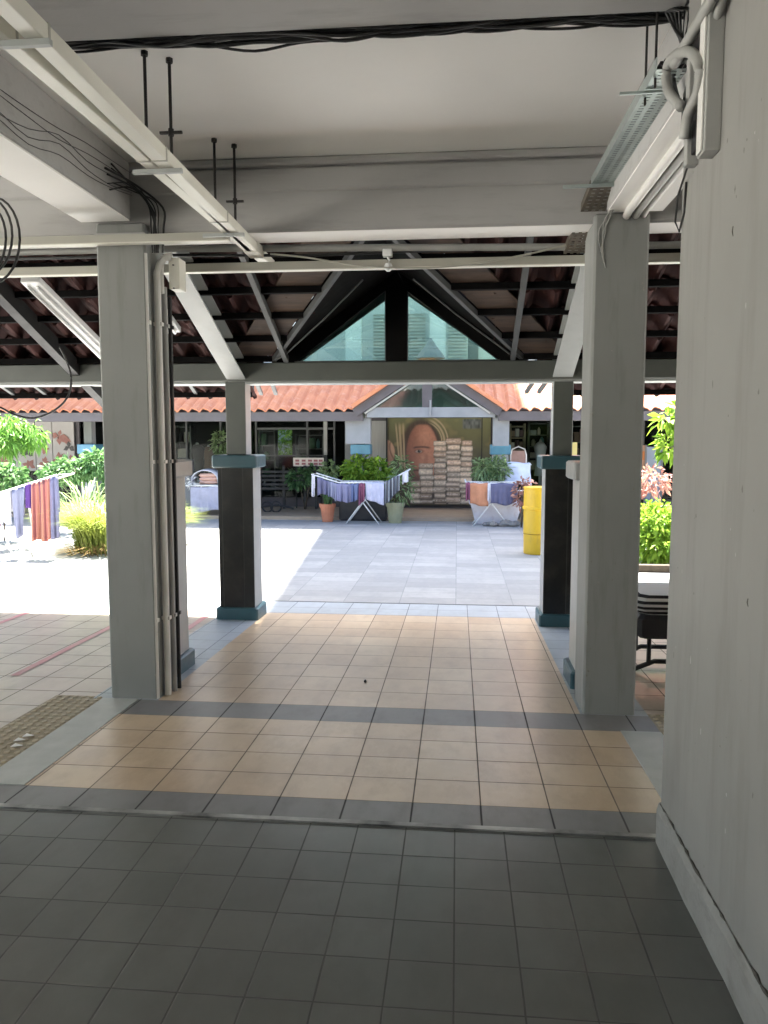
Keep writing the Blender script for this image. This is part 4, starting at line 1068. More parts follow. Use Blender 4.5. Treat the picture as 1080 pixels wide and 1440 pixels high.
me.materials.append(m_); o_ = D.objects.new('print', me); COL.objects.link(o_); o_.parent = po
MB().box((AX(544,YP),YP-.05,AZ(588,YP)),(AX(691,YP),YP+.0-.036,AZ(585,YP))).build('frame', M['black_steel'], po)
mb = MB(); mb.box((AX(543,YP),YP-.05,AZ(709,YP)),(AX(545,YP),YP+.05,AZ(585,YP))); mb.box((AX(677,YP),YP-.05,AZ(709,YP)),(AX(678.2,YP),YP-.04,AZ(585,YP))); mb.box((AX(690,YP),YP-.05,AZ(709,YP)),(AX(692,YP),YP+.05,AZ(585,YP))); mb.build('frame', M['black_steel'], po)
# flower posters at left
YP2 = 18.62; PK = .75
def flower_poster(label, px0, px1, py0, py1, blobs_):
    t = thing('flower_poster', label, 'poster', (AX((px0+px1)/2,YP2), YP2, 0), 'pale posters with red flowers')
    MB().box((AX(px0,YP2),YP2,AZ(py1,YP2)),(AX(px1,YP2),YP2+.05,AZ(py0,YP2))).build('sheet', PM('poster_sheet', (.50,.47,.44), (.45,.42,.39), 2), t)
    mbr, mbk = MB(), MB(); rr = random.Random(int(px0)+3)
    for (cx, cy, s_, dark) in blobs_:
        for k_ in range(7):
            a_ = rr.random()*6.28; L = s_*rr.uniform(.6,1.2); w_ = L*.3
            pts = [(cx,cy),(cx+L*.5*math.cos(a_)-w_*math.sin(a_),cy+L*.5*math.sin(a_)+w_*math.cos(a_)),(cx+L*math.cos(a_),cy+L*math.sin(a_)),(cx+L*.5*math.cos(a_)+w_*math.sin(a_),cy+L*.5*math.sin(a_)-w_*math.cos(a_))]
            pts = [(min(max(a,px0+.3),px1-.3),min(max(b,py0+.3),py1-.3)) for a, b in pts]
            off = .003*(k_+1)
            (mbk if dark else mbr).prism([(AX(a,YP2),AZ(b,YP2)) for a, b in pts],'y',YP2-off,YP2-off-.0025)
    pieces(mbr, 'petal', PM('petal_red', (.40,.15,.11), (.30,.10,.07), 8), t); mbk.build('leaf', PM('leaf_dark', (.03,.025,.02)), t)
flower_poster('tall pale poster with red flower beside the blue capped far column', 74, 104, 586, 662, [(83,613,12,False),(91,616,10,False),(97,630,9,True),(82,650,12,False),(98,648,10,False)])
flower_poster('pale poster with red flower half behind the light green tree', 50, 73, 586, 664, [(60,612,8,True),(64,632,9,False),(62,652,9,False)])
flower_poster('pale poster low behind the hanging laundry at far left', -20, 49, 586, 664, [(38,640,10,True),(40,656,9,False),(4,650,11,False)])
t = thing('shop_poster', 'orange shop poster in the gap right of the right pillar', 'poster', (AX(903,18.6),18.6,0))
MB().box((AX(894,18.6),18.6,AZ(700,18.6)),(AX(908,18.6),18.65,AZ(626,18.6))).build('sheet', PM('poster_orange', (.55,.26,.13), (.48,.33,.26), 2), t)
MB().box((AX(895,18.6),18.594,AZ(646,18.6)),(AX(907,18.6),18.599,AZ(634,18.6))).build('orange_block', PM('block_orange', (.70,.22,.03)), t)
t = thing('shop_poster', 'light blue door panel in the gap right of the right pillar', 'poster', (AX(922,18.6),18.6,0))
MB().box((AX(909,18.6),18.6,AZ(705,18.6)),(AX(932,18.6),18.65,AZ(628,18.6))).build('sheet', PM('panel_blue', (.42,.50,.62), (.36,.44,.56), 2), t)
mb = MB()
for q in (909,932): mb.box((AX(q,18.6)-.02,18.58,AZ(705,18.6)),(AX(q,18.6)+.02,18.65,AZ(626,18.6)))
mb.build('frame', M['far_white'], t)
tag(MB().box((AX(800,17.5),17.5,AZ(646,17.5)),(AX(812,17.5),17.54,AZ(622,17.5))).add([],[]).build('price_board', [surf('yellow_cream_board', (.65,.55,.16), (.62,.58,.40), 1.2, .5)], bevel=.005), 'small yellow board seen between the right porch column and the right pillar', 'sign')

# ------------------------------------------------------------------ courtyard: drying racks and laundry
def drape(name, label, cat, p0, p1, front, back, mat, folds=4, amp=.028, seed=1, flare=0.0, group=None, taper=0.0, hem=.045):
    """a cloth folded over a rail from p0 to p1"""
    p0, p1 = Vector(p0), Vector(p1); d = (p1-p0).normalized(); nrm = Vector((d.y,-d.x,0)).normalized()
    if nrm.y > 0: nrm = -nrm
    r = random.Random(seed); mb = MB(); nu, nv = 28, 18; ph = [r.random()*6.28 for _ in range(4)]; sk = r.uniform(-.06,.06)
    W = (p1-p0).length
    for i in range(nu+1):
        u = i/nu; base = p0.lerp(p1, u)
        for j in range(nv+1):
            s_ = j/nv*(front+back) - back
            drop = abs(s_); side = 1 if s_ >= 0 else -1; L = front if side > 0 else back
            k_ = drop/max(L,1e-3) if L else 0
            wv = amp*(.25+k_)*(math.sin(u*folds*6.28+ph[0]) + .5*math.sin(u*folds*2.3*6.28+ph[1]))
            sh = (u-.5)*W*(flare-taper)*k_
            q = base + d*sh + nrm*(side*(.012*min(1,drop*40)) + wv + .01*k_*side)
            dz = drop + (hem*math.sin(u*folds*1.3+ph[2])*k_ + sk*(u-.5)*k_ + .008*math.sin(u*9+ph[3]) if drop > 0 else 0)
            mb.v.append((q.x, q.y, q.z - dz + .012))
    for i in range(nu):
        for j in range(nv):
            a = i*(nv+1)+j; mb.f.append([a, a+nv+1, a+nv+2, a+1]); mb.m.append(0)
    ob = mb.build(name, mat, base=p0, smooth=True)
    so = ob.modifiers.new('thickness', 'SOLIDIFY'); so.thickness = .006
    return tag(ob, label, cat, group)
def drying_rack(label, cx, cy, zc, wc, tipl, tipr, depth=.55, zg=GZ):
    """butterfly rack: flat middle, two raised wings, crossed legs"""
    t = thing('drying_rack', label, 'drying rack', (cx, cy, zg)); yf, yb = cy, cy+depth
    xl, xr = cx-wc/2, cx+wc/2
    mb = MB()
    for y in (yf, yb): mb.tube([(xl,y,zc),(xr,y,zc)],.014,8)
    for i in range(7): x = xl+(xr-xl)*i/6; mb.tube([(x,yf,zc),(x,yb,zc)],.006,6)
    mb.build('middle_frame', M['rack'], t, smooth=True)
    for (x0, tip) in ((xl, tipl), (xr, tipr)):
        mb = MB(); tip = Vector(tip)
        for y in (yf, yb): mb.tube([(x0,y,zc),(tip.x,y,tip.z)],.014,8)
        for i in range(1,7): x = x0+(tip.x-x0)*i/6; z = zc+(tip.z-zc)*i/6; mb.tube([(x,yf,z),(x,yb,z)],.006,6)
        mb.build('wing', M['rack'], t, smooth=True)
    for y in (yf+.02, yb-.02):
        for s_ in (-1, 1):
            mb = MB(); mb.tube([(cx+s_*wc*.30,y+.01*s_,zc),(cx-s_*wc*.36,y+.01*s_,zg)],.012,8); mb.build('leg', M['rack'], t, smooth=True)
    return t
K = dict(lilac=cloth('lilac_cloth', (.20,.20,.31)), purple=cloth('purple_cloth', (.11,.05,.22)), white=cloth('white_cloth', (.66,.65,.70)), blue=cloth('blue_cloth', (.13,.16,.28)),
         plum=cloth('plum_cloth', (.22,.08,.13)), pale=cloth('pale_lilac_cloth', (.50,.50,.62)), dark=cloth('charcoal_cloth', (.07,.075,.09)), orange=cloth('orange_cloth', (.50,.23,.13)),
         navy=cloth('slate_blue_cloth', (.13,.13,.21)), grey=cloth('grey_blue_cloth', (.25,.26,.36)), coral=stripe_mat('coral_striped_cloth', [(.36,.12,.10),(.42,.17,.12),(.24,.08,.11),(.43,.20,.14),(.30,.10,.10)], .16),
         peach=cloth('peach_cloth', (.66,.42,.34)), greyl=cloth('grey_lilac_sheet', (.47,.46,.55)), skyb=cloth('pale_blue_sheet', (.52,.58,.72)))
# centre rack
yc = 15.55
zc = AZ(679, yc); cx = AX(509, yc)
drying_rack('white folding drying rack full of laundry in front of the lime bush', cx, yc, zc, AX(541,yc)-AX(475,yc), at(438,667,yc), at(575,661,yc))
yq = yc-.03
def hang(name, label, cat, px0, py0, px1, py1, pb, mat, **k):
    a, b = at(px0,py0,yq), at(px1,py1,yq); front = a.z - AZ(pb, yq); back = k.pop('back', front*.6)
    return drape(name, label, cat, a, b, front, back, mat, **k)
hang('hanging_cloth', 'blue violet cloth at the left of the middle of the centre rack', 'laundry', 473,680,494,681,704,K['lilac'],folds=2,seed=2)
hang('hanging_cloth', 'blue cloth between the violet and plum cloths on the centre rack', 'laundry', 494,681,505,681,706,K['blue'],folds=1.5,seed=3)
hang('hanging_cloth', 'narrow plum cloth on the centre rack', 'laundry', 505,680,513,680,708,K['plum'],folds=1,seed=4)
hang('hanging_towel', 'whitish towel at the right of the middle of the centre rack', 'laundry', 514,679,540,679,707,K['pale'],folds=2,amp=.012,seed=5)
hang('hanging_cloth', 'purple grey cloth on the left wing of the centre rack', 'laundry', 446,671,462,677,696,K['navy'],folds=2,seed=6)
hang('hanging_cloth', 'dark blue cloth on the left wing next to the middle of the centre rack', 'laundry', 462,677,473,680,702,K['grey'],folds=2,seed=7)
hang('hanging_cloth', 'white strip of cloth at the left tip of the centre rack', 'laundry', 439,667,443,669,696,K['white'],folds=1,seed=8)
hang('hanging_cloth', 'charcoal patterned cloth on the right wing of the centre rack', 'laundry', 541,678,562,668,705,stripe_mat('charcoal_stripe', [(.09,.095,.11),(.28,.30,.32),(.05,.05,.06)], .07),folds=3,seed=9)
hang('hanging_cloth', 'small white cloth at the right tip of the centre rack', 'laundry', 566,666,574,662,684,K['white'],folds=1,seed=10)
# right rack
yq = 15.40
drying_rack('white drying rack with an orange towel next to the yellow bin', AX(692,15.43), 15.43, AZ(679,15.43), AX(728,15.43)-AX(657,15.43), at(654,676,15.43), at(741,676,15.43))
hang('hanging_towel', 'orange towel on the rack beside the yellow bin', 'laundry', 661,680,687,680,709,K['orange'],folds=1.5,amp=.012,seed=11)
hang('hanging_cloth', 'slate blue cloth right of the orange towel', 'laundry', 690,680,728,680,708,K['navy'],folds=5,amp=.014,seed=12)
hang('hanging_cloth', 'narrow plum cloth at the left edge of the orange towel', 'laundry', 655,679,661,679,706,K['plum'],folds=1,seed=13)
hang('hanging_cloth', 'whitish narrow cloth between orange towel and slate blue cloth', 'laundry', 686,680,690,680,706,K['white'],folds=1,seed=14)
yq = 16.1; hang('hanging_sheet', 'pale blue sheet draped behind the right rack', 'laundry', 714,651,744,651,683,K['skyb'],folds=1,amp=.01,seed=15,flare=.3,back=.05)
MBt = MB().tube([at(713,652,16.13),at(746,652,16.13)],.015,8)
for px in (714,745): MBt.tube([at(px,652,16.13),Vector((AX(px,16.13),16.13,GZ))],.015,8)
MBt.tube([at(714,690,16.13),at(745,690,16.13)],.012,8)
tag(MBt.build('towel_rail', M['rack'], smooth=True), 'white rail frame holding the pale blue sheet behind the right rack', 'rail')
# arch chair behind it
t = thing('cane_chair', 'pinkish arched chair back standing before the shop right of the blue cap', 'chair', (AX(729,17.2),17.2,-.06))
c = at(729,640,17.2); w = .17
mb = MB(); mb.tube([(c.x-w,17.2,-.06),(c.x-w,17.2,c.z),(c.x-w*.8,17.2,c.z+.13),(c.x,17.2,c.z+.19),(c.x+w*.8,17.2,c.z+.13),(c.x+w,17.2,c.z),(c.x+w,17.2,-.06)],.018,8); mb.build('frame', M['rack'], t, smooth=True)
MB().cbox((c.x-w+.01,17.19,c.z-.35),(c.x+w-.01,17.21,c.z+.10),.008).build('backrest', surf('pink_cane', (.42,.27,.24), (.36,.22,.19), 12, .7), t)
MB().cbox((c.x-w,17.18,.38),(c.x+w,17.55,.43),.01).build('seat', surf('pink_cane_seat', (.42,.27,.24)), t)
# left rack (nearer)
yq = 10.6
ra = thing('drying_rack', 'white drying rack loaded with bright laundry at the far left of the court', 'drying rack', (at(40,690,yq).x, yq, GZ))
L0, L1 = at(-60,712,yq), at(80,668,yq)
mb = MB()
for dy in (0,.5): mb.tube([L0+Vector((0,dy,0)), L1+Vector((0,dy,0))],.014,8)
for i in range(8): q = L0.lerp(L1,i/7); mb.tube([q, q+Vector((0,.5,0))],.006,6)
mb.build('wing', M['rack'], ra, smooth=True)
for (a, b) in (((48,690),(0,730)),((0,735),(20,800)),((38,700),(52,775)),((-40,790),(30,700))):
    p, q = at(*a, yq+.05), at(*b, yq+.05); q.z = max(q.z, GZ) 
    MB().tube([p, q],.013,8).build('leg', M['rack'], ra, smooth=True)
for (a, b) in (((58,690),(44,775)),):
    p, q = at(*a, yq+.45), at(*b, yq+.45); q.z = GZ; MB().tube([p, q],.013,8).build('leg', M['rack'], ra, smooth=True)
hang('hanging_cloth', 'coral striped cloth hanging long from the left rack', 'laundry', 45,679,72,670,771,K['coral'],folds=4,amp=.028,seed=21,flare=.12)
hang('hanging_cloth', 'violet blue cloth at the right tip of the left rack', 'laundry', 71,670,81,667,762,K['lilac'],folds=1.5,amp=.02,seed=22,flare=.2)
hang('hanging_cloth', 'deep purple cloth between trousers and coral cloth on the left rack', 'laundry', 36,682,46,679,722,K['purple'],folds=1,amp=.015,seed=23)
hang('hanging_garment', 'grey blue trousers hanging from the left rack', 'laundry', 16,689,36,682,764,K['grey'],folds=1.5,amp=.02,seed=24,taper=.35)
hang('hanging_garment', 'white garment hanging left of the grey blue trousers', 'laundry', -2,695,15,689,745,K['white'],folds=1.5,amp=.02,seed=25)
hang('hanging_cloth', 'magenta cloth at the left end of the left rack', 'laundry', -20,700,-3,695,770,cloth('magenta_cloth', (.36,.10,.26)),folds=1.5,seed=26,flare=.3)
# lilac draped rack at mid left
yq = 16.5
t = thing('laundry_stand', 'white stand draped with a grey lilac sheet left of the left porch column', 'drying rack', (AX(290,16.6),16.6,GZ))
mb = MB(); z = AZ(684,16.6)
xa, xb = AX(262,16.6), AX(322,16.6)
mb.tube([(xa,16.5,z),(xb,16.5,z)],.02,8); mb.tube([(xa,17.1,z),(xb,17.1,z)],.02,8)
for i in range(6): x = xa+(xb-xa)*i/5; mb.tube([(x,16.5,z),(x,17.1,z)],.009,6)
mb.build('rail', M['rack'], t, smooth=True)
for x in (xa+.15,xb-.15):
    for y in (16.52,17.08): MB().tube([(x,y,GZ),(x,y,z)],.018,8).build('leg', M['rack'], t, smooth=True)
hang('hanging_sheet', 'grey lilac sheet hanging from the white stand left of the porch column', 'laundry', 268,685,314,685,724,K['greyl'],folds=2.5,amp=.012,seed=31,back=.1)
t = thing('folded_towels', 'pile of folded peach towels under a white cover on the white stand', 'towels', (AX(293,16.8),16.8,z+.02))
for k_ in range(3): MB().cbox((AX(281,16.8),16.65,z+.02+.08*k_),(AX(307,16.8),16.98,z+.095+.08*k_),.03).build('towel', K['peach'], t)
mb = MB(); n_ = 12
for i in range(n_+1):
    a_ = math.pi*i/n_; mb.v += [(AX(291,16.85)-.30*math.cos(a_),16.62,z+.02+.30*math.sin(a_)**.7),(AX(291,16.85)-.33*math.cos(a_),17.0,z+.02+.33*math.sin(a_)**.7)]
for i in range(n_): mb.f.append([2*i,2*i+1,2*i+3,2*i+2]); mb.m.append(0)
ob = mb.build('cover', K['white'], t, smooth=True); ob.modifiers.new('t','SOLIDIFY').thickness = .02
tag(foliage([(AX(268,16.55),16.55,z+.08,.10,.08,.07)],26,.14,77,asp=.3).build('white_pegs', M['lamp_white']), 'bunch of white clothes pegs at the left corner of the white stand', 'pegs')

# pots and bushes
def pot(name, label, px, pyt, pyb, y, w, mat, cat='pot', zg=None):
    x = AX(px, y); zb = AZ(pyb, y) if zg is None else zg; zt = AZ(pyt, y); h = zt-zb; r_ = w/2
    t = thing(name, label, cat, (x, y, zb))
    MB().lathe((x,y,zb),[(r_*.66,0),(r_*.9,h*.8),(r_*1.0,h*.8),(r_*1.04,h),(r_*.9,h),(r_*.86,h*.86)],18).build('pot', mat, t, smooth=False)
    MB().lathe((x,y,zb+h*.82),[(r_*.9,0),(r_*.6,.01)],14).build('soil', M['soil'], t); return t, Vector((x,y,zt))
t, p = pot('potted_plant', 'terracotta pot with a thin plant in front of the centre rack', 460,709,730,16.0,.34,M['terracotta'],'potted plant',zg=GZ)
blades(p-Vector((0,0,.05)),60,.35,.22,81,w=.008).build('foliage', M['leaf_bush'], t)
MB().tube([p-Vector((0,0,.05)),p+Vector((-.05,0,.5))],.012,6).build('stem', M['bark'], t)
t, p = pot('potted_plant', 'olive pot with a wispy plant under the right wing of the centre rack', 556,706,733,15.9,.40,M['olive_pot'],'potted plant',zg=GZ)
foliage([(p.x+.1,p.y,p.z+.28,.28,.2,.36)],260,.12,82,asp=.25).build('foliage', M['leaf_grey'], t)
stems(MB(), p-Vector((0,0,.05)), [p+Vector((.1,0,.4)),p+Vector((.25,0,.3)),p+Vector((-.05,0,.5))],.01).build('stem', M['bark'], t)
# black planter + lime bush behind the rack
t = thing('planter_box', 'black planter box behind the centre rack holding the lime bush', 'planter', (AX(510,16.2),16.2,GZ))
MB().cbox((AX(476,16.2),16.2,GZ),(AX(544,16.2),16.75,AZ(690,16.2)),.03).build('box', M['black_plastic'], t)
MB().cbox((AX(474,16.2),16.18,AZ(692,16.2)),(AX(546,16.2),16.78,AZ(688,16.2)),.01).build('rim', M['black_plastic'], t)
plant('lime_bush', 'bright lime green bush growing in the black planter', [blob(505,660,16.45,44,36,.5),blob(530,662,16.45,30,34,.5),blob(494,668,16.45,20,24,.4),blob(545,672,16.45,22,18,.4)], 1500, .12, 'leaf_lime', (AX(512,16.45),16.45,AZ(690,16.2)), 15, cat='bush')
plant('wispy_plant', 'thin wispy plant rising behind the right wing of the centre rack', [blob(565,655,16.4,26,26,.3)], 110, .15, 'leaf_grey', (AX(560,16.4),16.4,GZ), 16, asp=.2)
# right tub + plant
t = thing('planter_tub', 'large stained white planter tub under the right rack', 'planter', (AX(695,15.9),15.9,GZ))
mb = MB(); xa, xb, zt = AX(662,15.75), AX(736,15.75), AZ(706,15.75)
mb.add([(xa+.12,15.75,GZ),(xb-.12,15.75,GZ),(xb-.12,16.3,GZ),(xa+.12,16.3,GZ),(xa,15.68,zt),(xb,15.68,zt),(xb,16.4,zt),(xa,16.4,zt)],[(0,3,2,1),(0,1,5,4),(1,2,6,5),(2,3,7,6),(3,0,4,7),(4,5,6,7)])
mb.build('tub', M['tub'], t, bevel=.03)
MB().cbox((xa-.02,15.66,zt-.03),(xb+.02,16.42,zt+.02),.015).build('rim', M['tub'], t)
plant('grey_green_bush', 'grey green bush above the orange towel rack', [blob(680,661,16.15,30,30,.5),blob(702,660,16.15,30,34,.5),blob(690,650,16.15,16,18,.3)], 800, .12, 'leaf_grey', (AX(692,16.15),16.15,zt), 17, cat='bush', asp=.3)
plant('coral_plant', 'coral leafed plant behind the yellow bin', [blob(733,694,15.3,22,44,.3),blob(742,678,15.3,14,10,.3)], 260, .09, 'leaf_pink', (AX(735,15.3),15.3,GZ), 18)
mb = MB(); rr = random.Random(3)
for i in range(9):
    x = AX(684+5.5*i,15.45); s_ = rr.uniform(.05,.11)
    mb.lathe((x,15.45+rr.uniform(-.06,.1),GZ),[(s_*.7,0),(s_,s_*.5),(s_*.75,s_*1.0),(s_*.3,s_*1.25)],8)
tag(mb.build('edging_stones', surf('grey_stone', (.24,.23,.21), (.17,.16,.15), 12, .9, b=.4)), 'row of dark grey stones along the foot of the white planter tub', 'stones', kind='stuff')
# yellow bin
YB = 11.8
t = thing('yellow_bin', 'tall yellow round bin beside the right porch column', 'bin', (AX(757,YB),YB,GZ))
x = AX(758,YB); hB = AZ(683,YB)-GZ; r_ = .215
MB().lathe((x,YB,GZ),[(r_*.92,0),(r_*.95,.02),(r_*.97,hB*.30),(r_*.965,hB*.305),(r_*.985,hB*.312),(r_*.99,hB*.66)],36).build('body', M['yellow_plastic'], t, smooth=False)
MB().lathe((x,YB,GZ+hB*.66),[(r_*1.0,0),(r_*1.07,.008),(r_*1.07,.04),(r_*1.0,.05)],36).build('band', M['yellow_plastic'], t)
MB().lathe((x,YB,GZ+hB*.70),[(r_*.99,0),(r_*.99,hB*.27),(r_*1.03,hB*.275),(r_*1.03,hB*.295),(r_*.9,hB*.3)],36).build('upper_body', M['yellow_plastic'], t)
MB().lathe((x,YB,GZ+hB*.30),[(r_*.995,0),(r_*.995,.006)],36).build('seam', surf('yellow_seam', (.30,.18,.01)), t)
# left greenery
t = thing('ornamental_grass', 'big clump of yellow green ornamental grass beside the left rack', 'grass clump', (AX(165,11.6),11.6,GZ))
mb = blades((AX(150,11.5),11.5,GZ),1700,.92,1.25,91,w=.010,lean=.36); q0 = blades((AX(165,12.0),12.0,GZ),900,.62,1.15,96,w=.009,lean=.40); mb.add(q0.v, q0.f)
q = blades((AX(225,12.3),12.3,GZ),900,.75,.62,92,w=.010,lean=.48); mb.add(q.v, q.f); mb.build('foliage', M['leaf_yellow'], t)
blades((AX(150,11.5),11.2,GZ),200,.26,1.2,93,w=.008,lean=.4).build('dry_leaves', M['leaf_dry'], t)
t = thing('palm_shrub', 'spiky pale leafed shrub between the coral cloth and the grass', 'shrub', (AX(108,12.4),12.4,GZ))
blades((AX(118,12.4),12.4,.1),70,1.05,.75,94,w=.018,lean=.55).build('foliage', M['leaf_grey'], t)
MB().tube([(AX(118,12.4),12.4,GZ),(AX(118,12.4),12.4,.3)],.05,8).build('stem', M['bark'], t)
plant('garden_bush', 'dark blue green bush behind the yellow grass', [blob(105,660,13.6,60,34,.8),blob(140,652,13.6,40,44,.8),blob(80,665,13.6,40,26,.7)], 1500, .13, 'leaf_bush', (AX(115,13.6),13.6,GZ), 19, cat='bush')
plant('garden_bush', 'green bush low behind the left rack', [blob(5,672,12.4,70,40,.7)], 600, .13, 'leaf_bush', (AX(0,12.4),12.4,GZ), 20, cat='bush')
# tree at far left: trunk, limbs, crown
bx = AX(-30, 11.8)
t = thing('small_tree', 'light green feathery tree at the left edge of the court', 'tree', (bx, 11.8, GZ))
tops = [at(-20,590,11.8), at(20,600,11.8), at(45,608,11.9), at(10,625,11.6), at(-60,590,11.8)]
mb = MB(); fork = Vector((bx,11.8,1.3)); mb.tube([(bx,11.8,GZ),(bx+.03,11.8,.7),fork],[.07,.055,.045],9); stems(mb, fork, tops, .03); mb.build('trunk', M['bark'], t, smooth=True)
foliage([blob(15,602,11.8,60,34,.7),blob(45,612,11.9,40,36,.5),blob(5,622,11.6,50,36,.6),blob(-40,600,11.8,80,60,.9)],2400,.13,21,asp=.28,droop=.75,shell=.3).build('crown', M['leaf_tree'], t)
# right gap
plant('hedge_bush', 'yellow green bush in the gap right of the right pillar', [blob(920,735,11.0,70,56,.9),blob(925,765,10.9,66,52,.9)], 2600, .10, 'leaf_lime', (AX(922,10.9),10.9,GZ), 22, cat='bush')
plant('coral_shrub', 'coral pink shrub behind the yellow green bush at right', [blob(918,676,13.0,46,38,.6)], 240, .11, 'leaf_pink', (AX(922,13),13.0,GZ), 23)
t = thing('small_tree', 'lime leafed tree reaching into the gap right of the right pillar', 'tree', (AX(985,10.0),10.0,GZ))
fork = Vector((AX(982,10.0),10.0,1.5)); mb = MB(); mb.tube([(AX(985,10),10,GZ),(AX(984,10),10,.8),fork],[.06,.05,.04],9)
stems(mb, fork, [at(938,592,10.0),at(940,630,10.0),at(975,575,10.0)], .02); mb.build('trunk', M['bark'], t, smooth=True)
foliage([blob(938,590,10.0,30,24,.3),blob(940,628,10.0,30,34,.3),blob(975,585,10.0,50,60,.5)],420,.15,24,asp=.4,shell=.2).build('crown', M['leaf_lime'], t)
mb = MB(); mb.box((AX(890,10.6),10.2,GZ),(AX(1100,10.6),10.3,GZ+.10)); tag(mb.build('planter_kerb', M['soil'], bevel=.015), 'low grey kerb in front of the bush at right', 'kerb')
# striped seat
yc_ = 5.75; x = 1.62; zg = rz(yc_)
t = thing('padded_stool', 'black stool with a black and white striped seat behind the right pillar', 'stool', (x,yc_,zg))
zz = lambda py: AZ(py, yc_-.28, 915)
MB().cbox((x-.36,yc_-.30,zz(866)),(x+.36,yc_+.30,zz(838)),.05).build('seat', stripe_mat('black_white_stripe', [(.015,.015,.016),(.62,.62,.60),(.015,.015,.016),(.62,.62,.60)], .075, 'z'), t)
MB().cbox((x-.34,yc_-.28,zz(900)),(x+.34,yc_+.28,zz(866)-.002),.03).build('apron', M['black_plastic'], t)
for sx in (-1,1):
    for sy in (-1,1):
        MB().tube([(x+sx*.24,yc_+sy*.2,zz(900)+.01),(x+sx*.24,yc_+sy*.2,zg+.06)],.016,8).build('leg', M['black_steel'], t)
mb = MB()
for sy in (-1,1): mb.tube([(x-.34,yc_+sy*.2,zg+.03),(x-.2,yc_+sy*.2,zg+.09),(x+.2,yc_+sy*.2,zg+.09),(x+.34,yc_+sy*.2,zg+.03)],.018,8)
mb.build('foot_rail', M['black_steel'], t)

# ------------------------------------------------------------------ tall blocks
pale = surf('block_render', (.58,.60,.59), (.52,.54,.53), .5, .8)
bt = thing('apartment_block', 'long low pale apartment block far behind the shop roof', 'building', (-.5, 31, 0))
MB().box((-34,31,-.3),(30,41,13)).build('wall', pale, bt)
mb = MB()
for st in range(4): mb.box((-34,30.80,3.3+2.9*st),(30,30.997,3.55+2.9*st))
pieces(mb, 'floor_band', M['far_white'], bt)
for st in range(3):
    for i in range(16):
        x = -33+4*i; MB().box((x,30.93,4.4+2.9*st),(x+1.8,30.998,5.7+2.9*st)).build('window', surf('block_window', (.10,.13,.14), (.07,.09,.10), 1, .2, b=0) if 'block_window' not in D.materials else D.materials['block_window'], bt)
tw = thing('lift_tower', 'slim pale tower with louvred bays seen through the gable glass', 'building', (-1.2, 24, 0))
MB().box((-3.46,24,-.3),(.30,29,62)).build('wall', pale, tw)
MB().box((-18,24.05,-.3),(-3.462,29,26.2)).build('added_shade_wing', pale, tw)  # wing added so that its shadow covers the left part of the far roof
white_r = surf('block_white', (.78,.80,.78), (.72,.74,.72), .8, .7)
for x in (-3.2,-.62): MB().box((x-.24,23.75,-.3),(x+.24,23.998,62)).build('pilaster', white_r, tw)
lm = surf('louvre_grey', (.50,.52,.51), (.46,.48,.47), 3, .5)
for st in range(3):
    for (xa, xb) in ((-.30,.28),(-2.6,-1.0)):
        mb = MB(); zb_ = 3.3+2.9*st
        for i in range(22): zz_ = zb_+.1*i; mb.bar((xa,23.94,zz_),(xb,23.94,zz_),.08,.015,up=(0,.6,.8))
        pieces(mb, 'louvre', lm, tw)
SUN_EL, SX, SY = R(70), -.086, .996

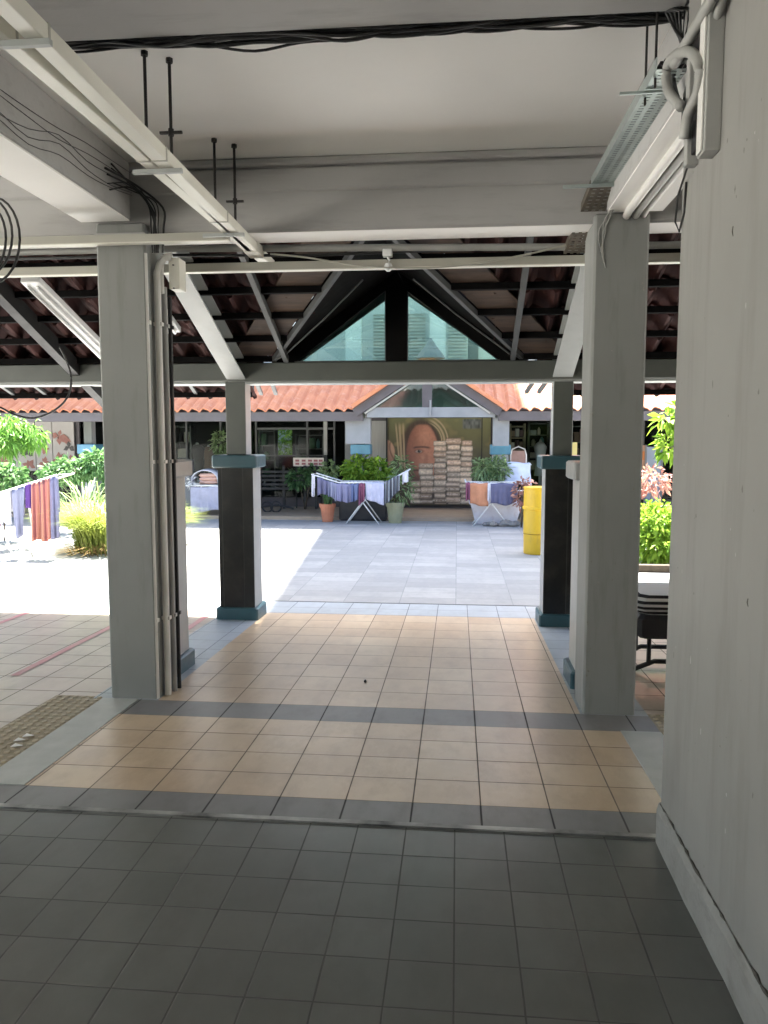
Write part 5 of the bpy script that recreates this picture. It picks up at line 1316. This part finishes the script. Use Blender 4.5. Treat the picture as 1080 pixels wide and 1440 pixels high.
# pieces that belong to one part of their thing go a level deeper
NEST = {'screw': 'body', 'cover': 'body', 'side_flange': 'tray_bed', 'cross_nut': 'rod', 'crack': 'skirting', 'scratch': 'body', 'soffit': 'body', 'ledge': 'body', 'cornice': 'body',
        'eave_bracket': 'gutter', 'beam_flashing': 'eave_beam', 'louvre': 'wall', 'gable_trim': 'bargeboard', 'mullion': 'gable_pane', 'red_mark': 'board', 'orange_block': 'sheet', 'seam': 'body', 'bulb': 'stem',
        'tube': 'housing', 'petal': 'sheet', 'leaf': 'sheet', 'print': 'backing', 'hand_loop': 'body', 'transom': 'shopfront_post', 'pilaster': 'wall', 'floor_band': 'wall', 'window': 'wall', 'paint_chips': 'shaft'}
for o_ in [o for o in D.objects if o.parent and o.parent.parent is None]:
    nm_ = o_.name.split('.')[0]
    if nm_ in NEST:
        sib = [c for c in o_.parent.children if c.name.split('.')[0] == NEST[nm_] and c is not o_]
        if sib: o_.parent = sib[0]

# ------------------------------------------------------------------ light
w = D.worlds.new('World'); scene.world = w; w.use_nodes = True; nt = w.node_tree
sky = nt.nodes.new('ShaderNodeTexSky'); sky.sky_type = 'NISHITA'; sky.sun_disc = False
sky.sun_elevation = SUN_EL; sky.sun_rotation = math.atan2(SX, SY); sky.air_density = 1.0; sky.dust_density = 2.5; sky.ozone_density = 1.0
nt.links.new(sky.outputs[0], nt.nodes['Background'].inputs[0]); nt.nodes['Background'].inputs[1].default_value = .05
sl = D.lights.new('sun', 'SUN'); sl.energy = 5.0; sl.angle = R(.5); sl.color = (1.0,.95,.88)
so = D.objects.new('sun', sl); COL.objects.link(so)
dirv = Vector((SX*math.cos(SUN_EL), SY*math.cos(SUN_EL), math.sin(SUN_EL)))
so.rotation_euler = dirv.to_track_quat('Z', 'Y').to_euler(); so.location = dirv*60

# ------------------------------------------------------------------ camera
cam = D.cameras.new('camera'); cam.sensor_fit = 'VERTICAL'; cam.sensor_height = 36; cam.lens = 36*F/1440
cam.clip_start = .05; cam.clip_end = 2000
co = D.objects.new('camera', cam); COL.objects.link(co); co.location = (0,0,H)
co.rotation_euler = (R(90)-PIT, 0, YAW)
scene.camera = co
vs = scene.view_settings; vs.view_transform = 'Standard'; vs.look = 'None'; vs.exposure = 3.85; vs.gamma = 1
scene.cycles.max_bounces = 10; scene.cycles.diffuse_bounces = 7; scene.cycles.glossy_bounces = 4; scene.cycles.transparent_max_bounces = 12
scene.cycles.use_denoising = True
scene.cycles.sample_clamp_indirect = 6
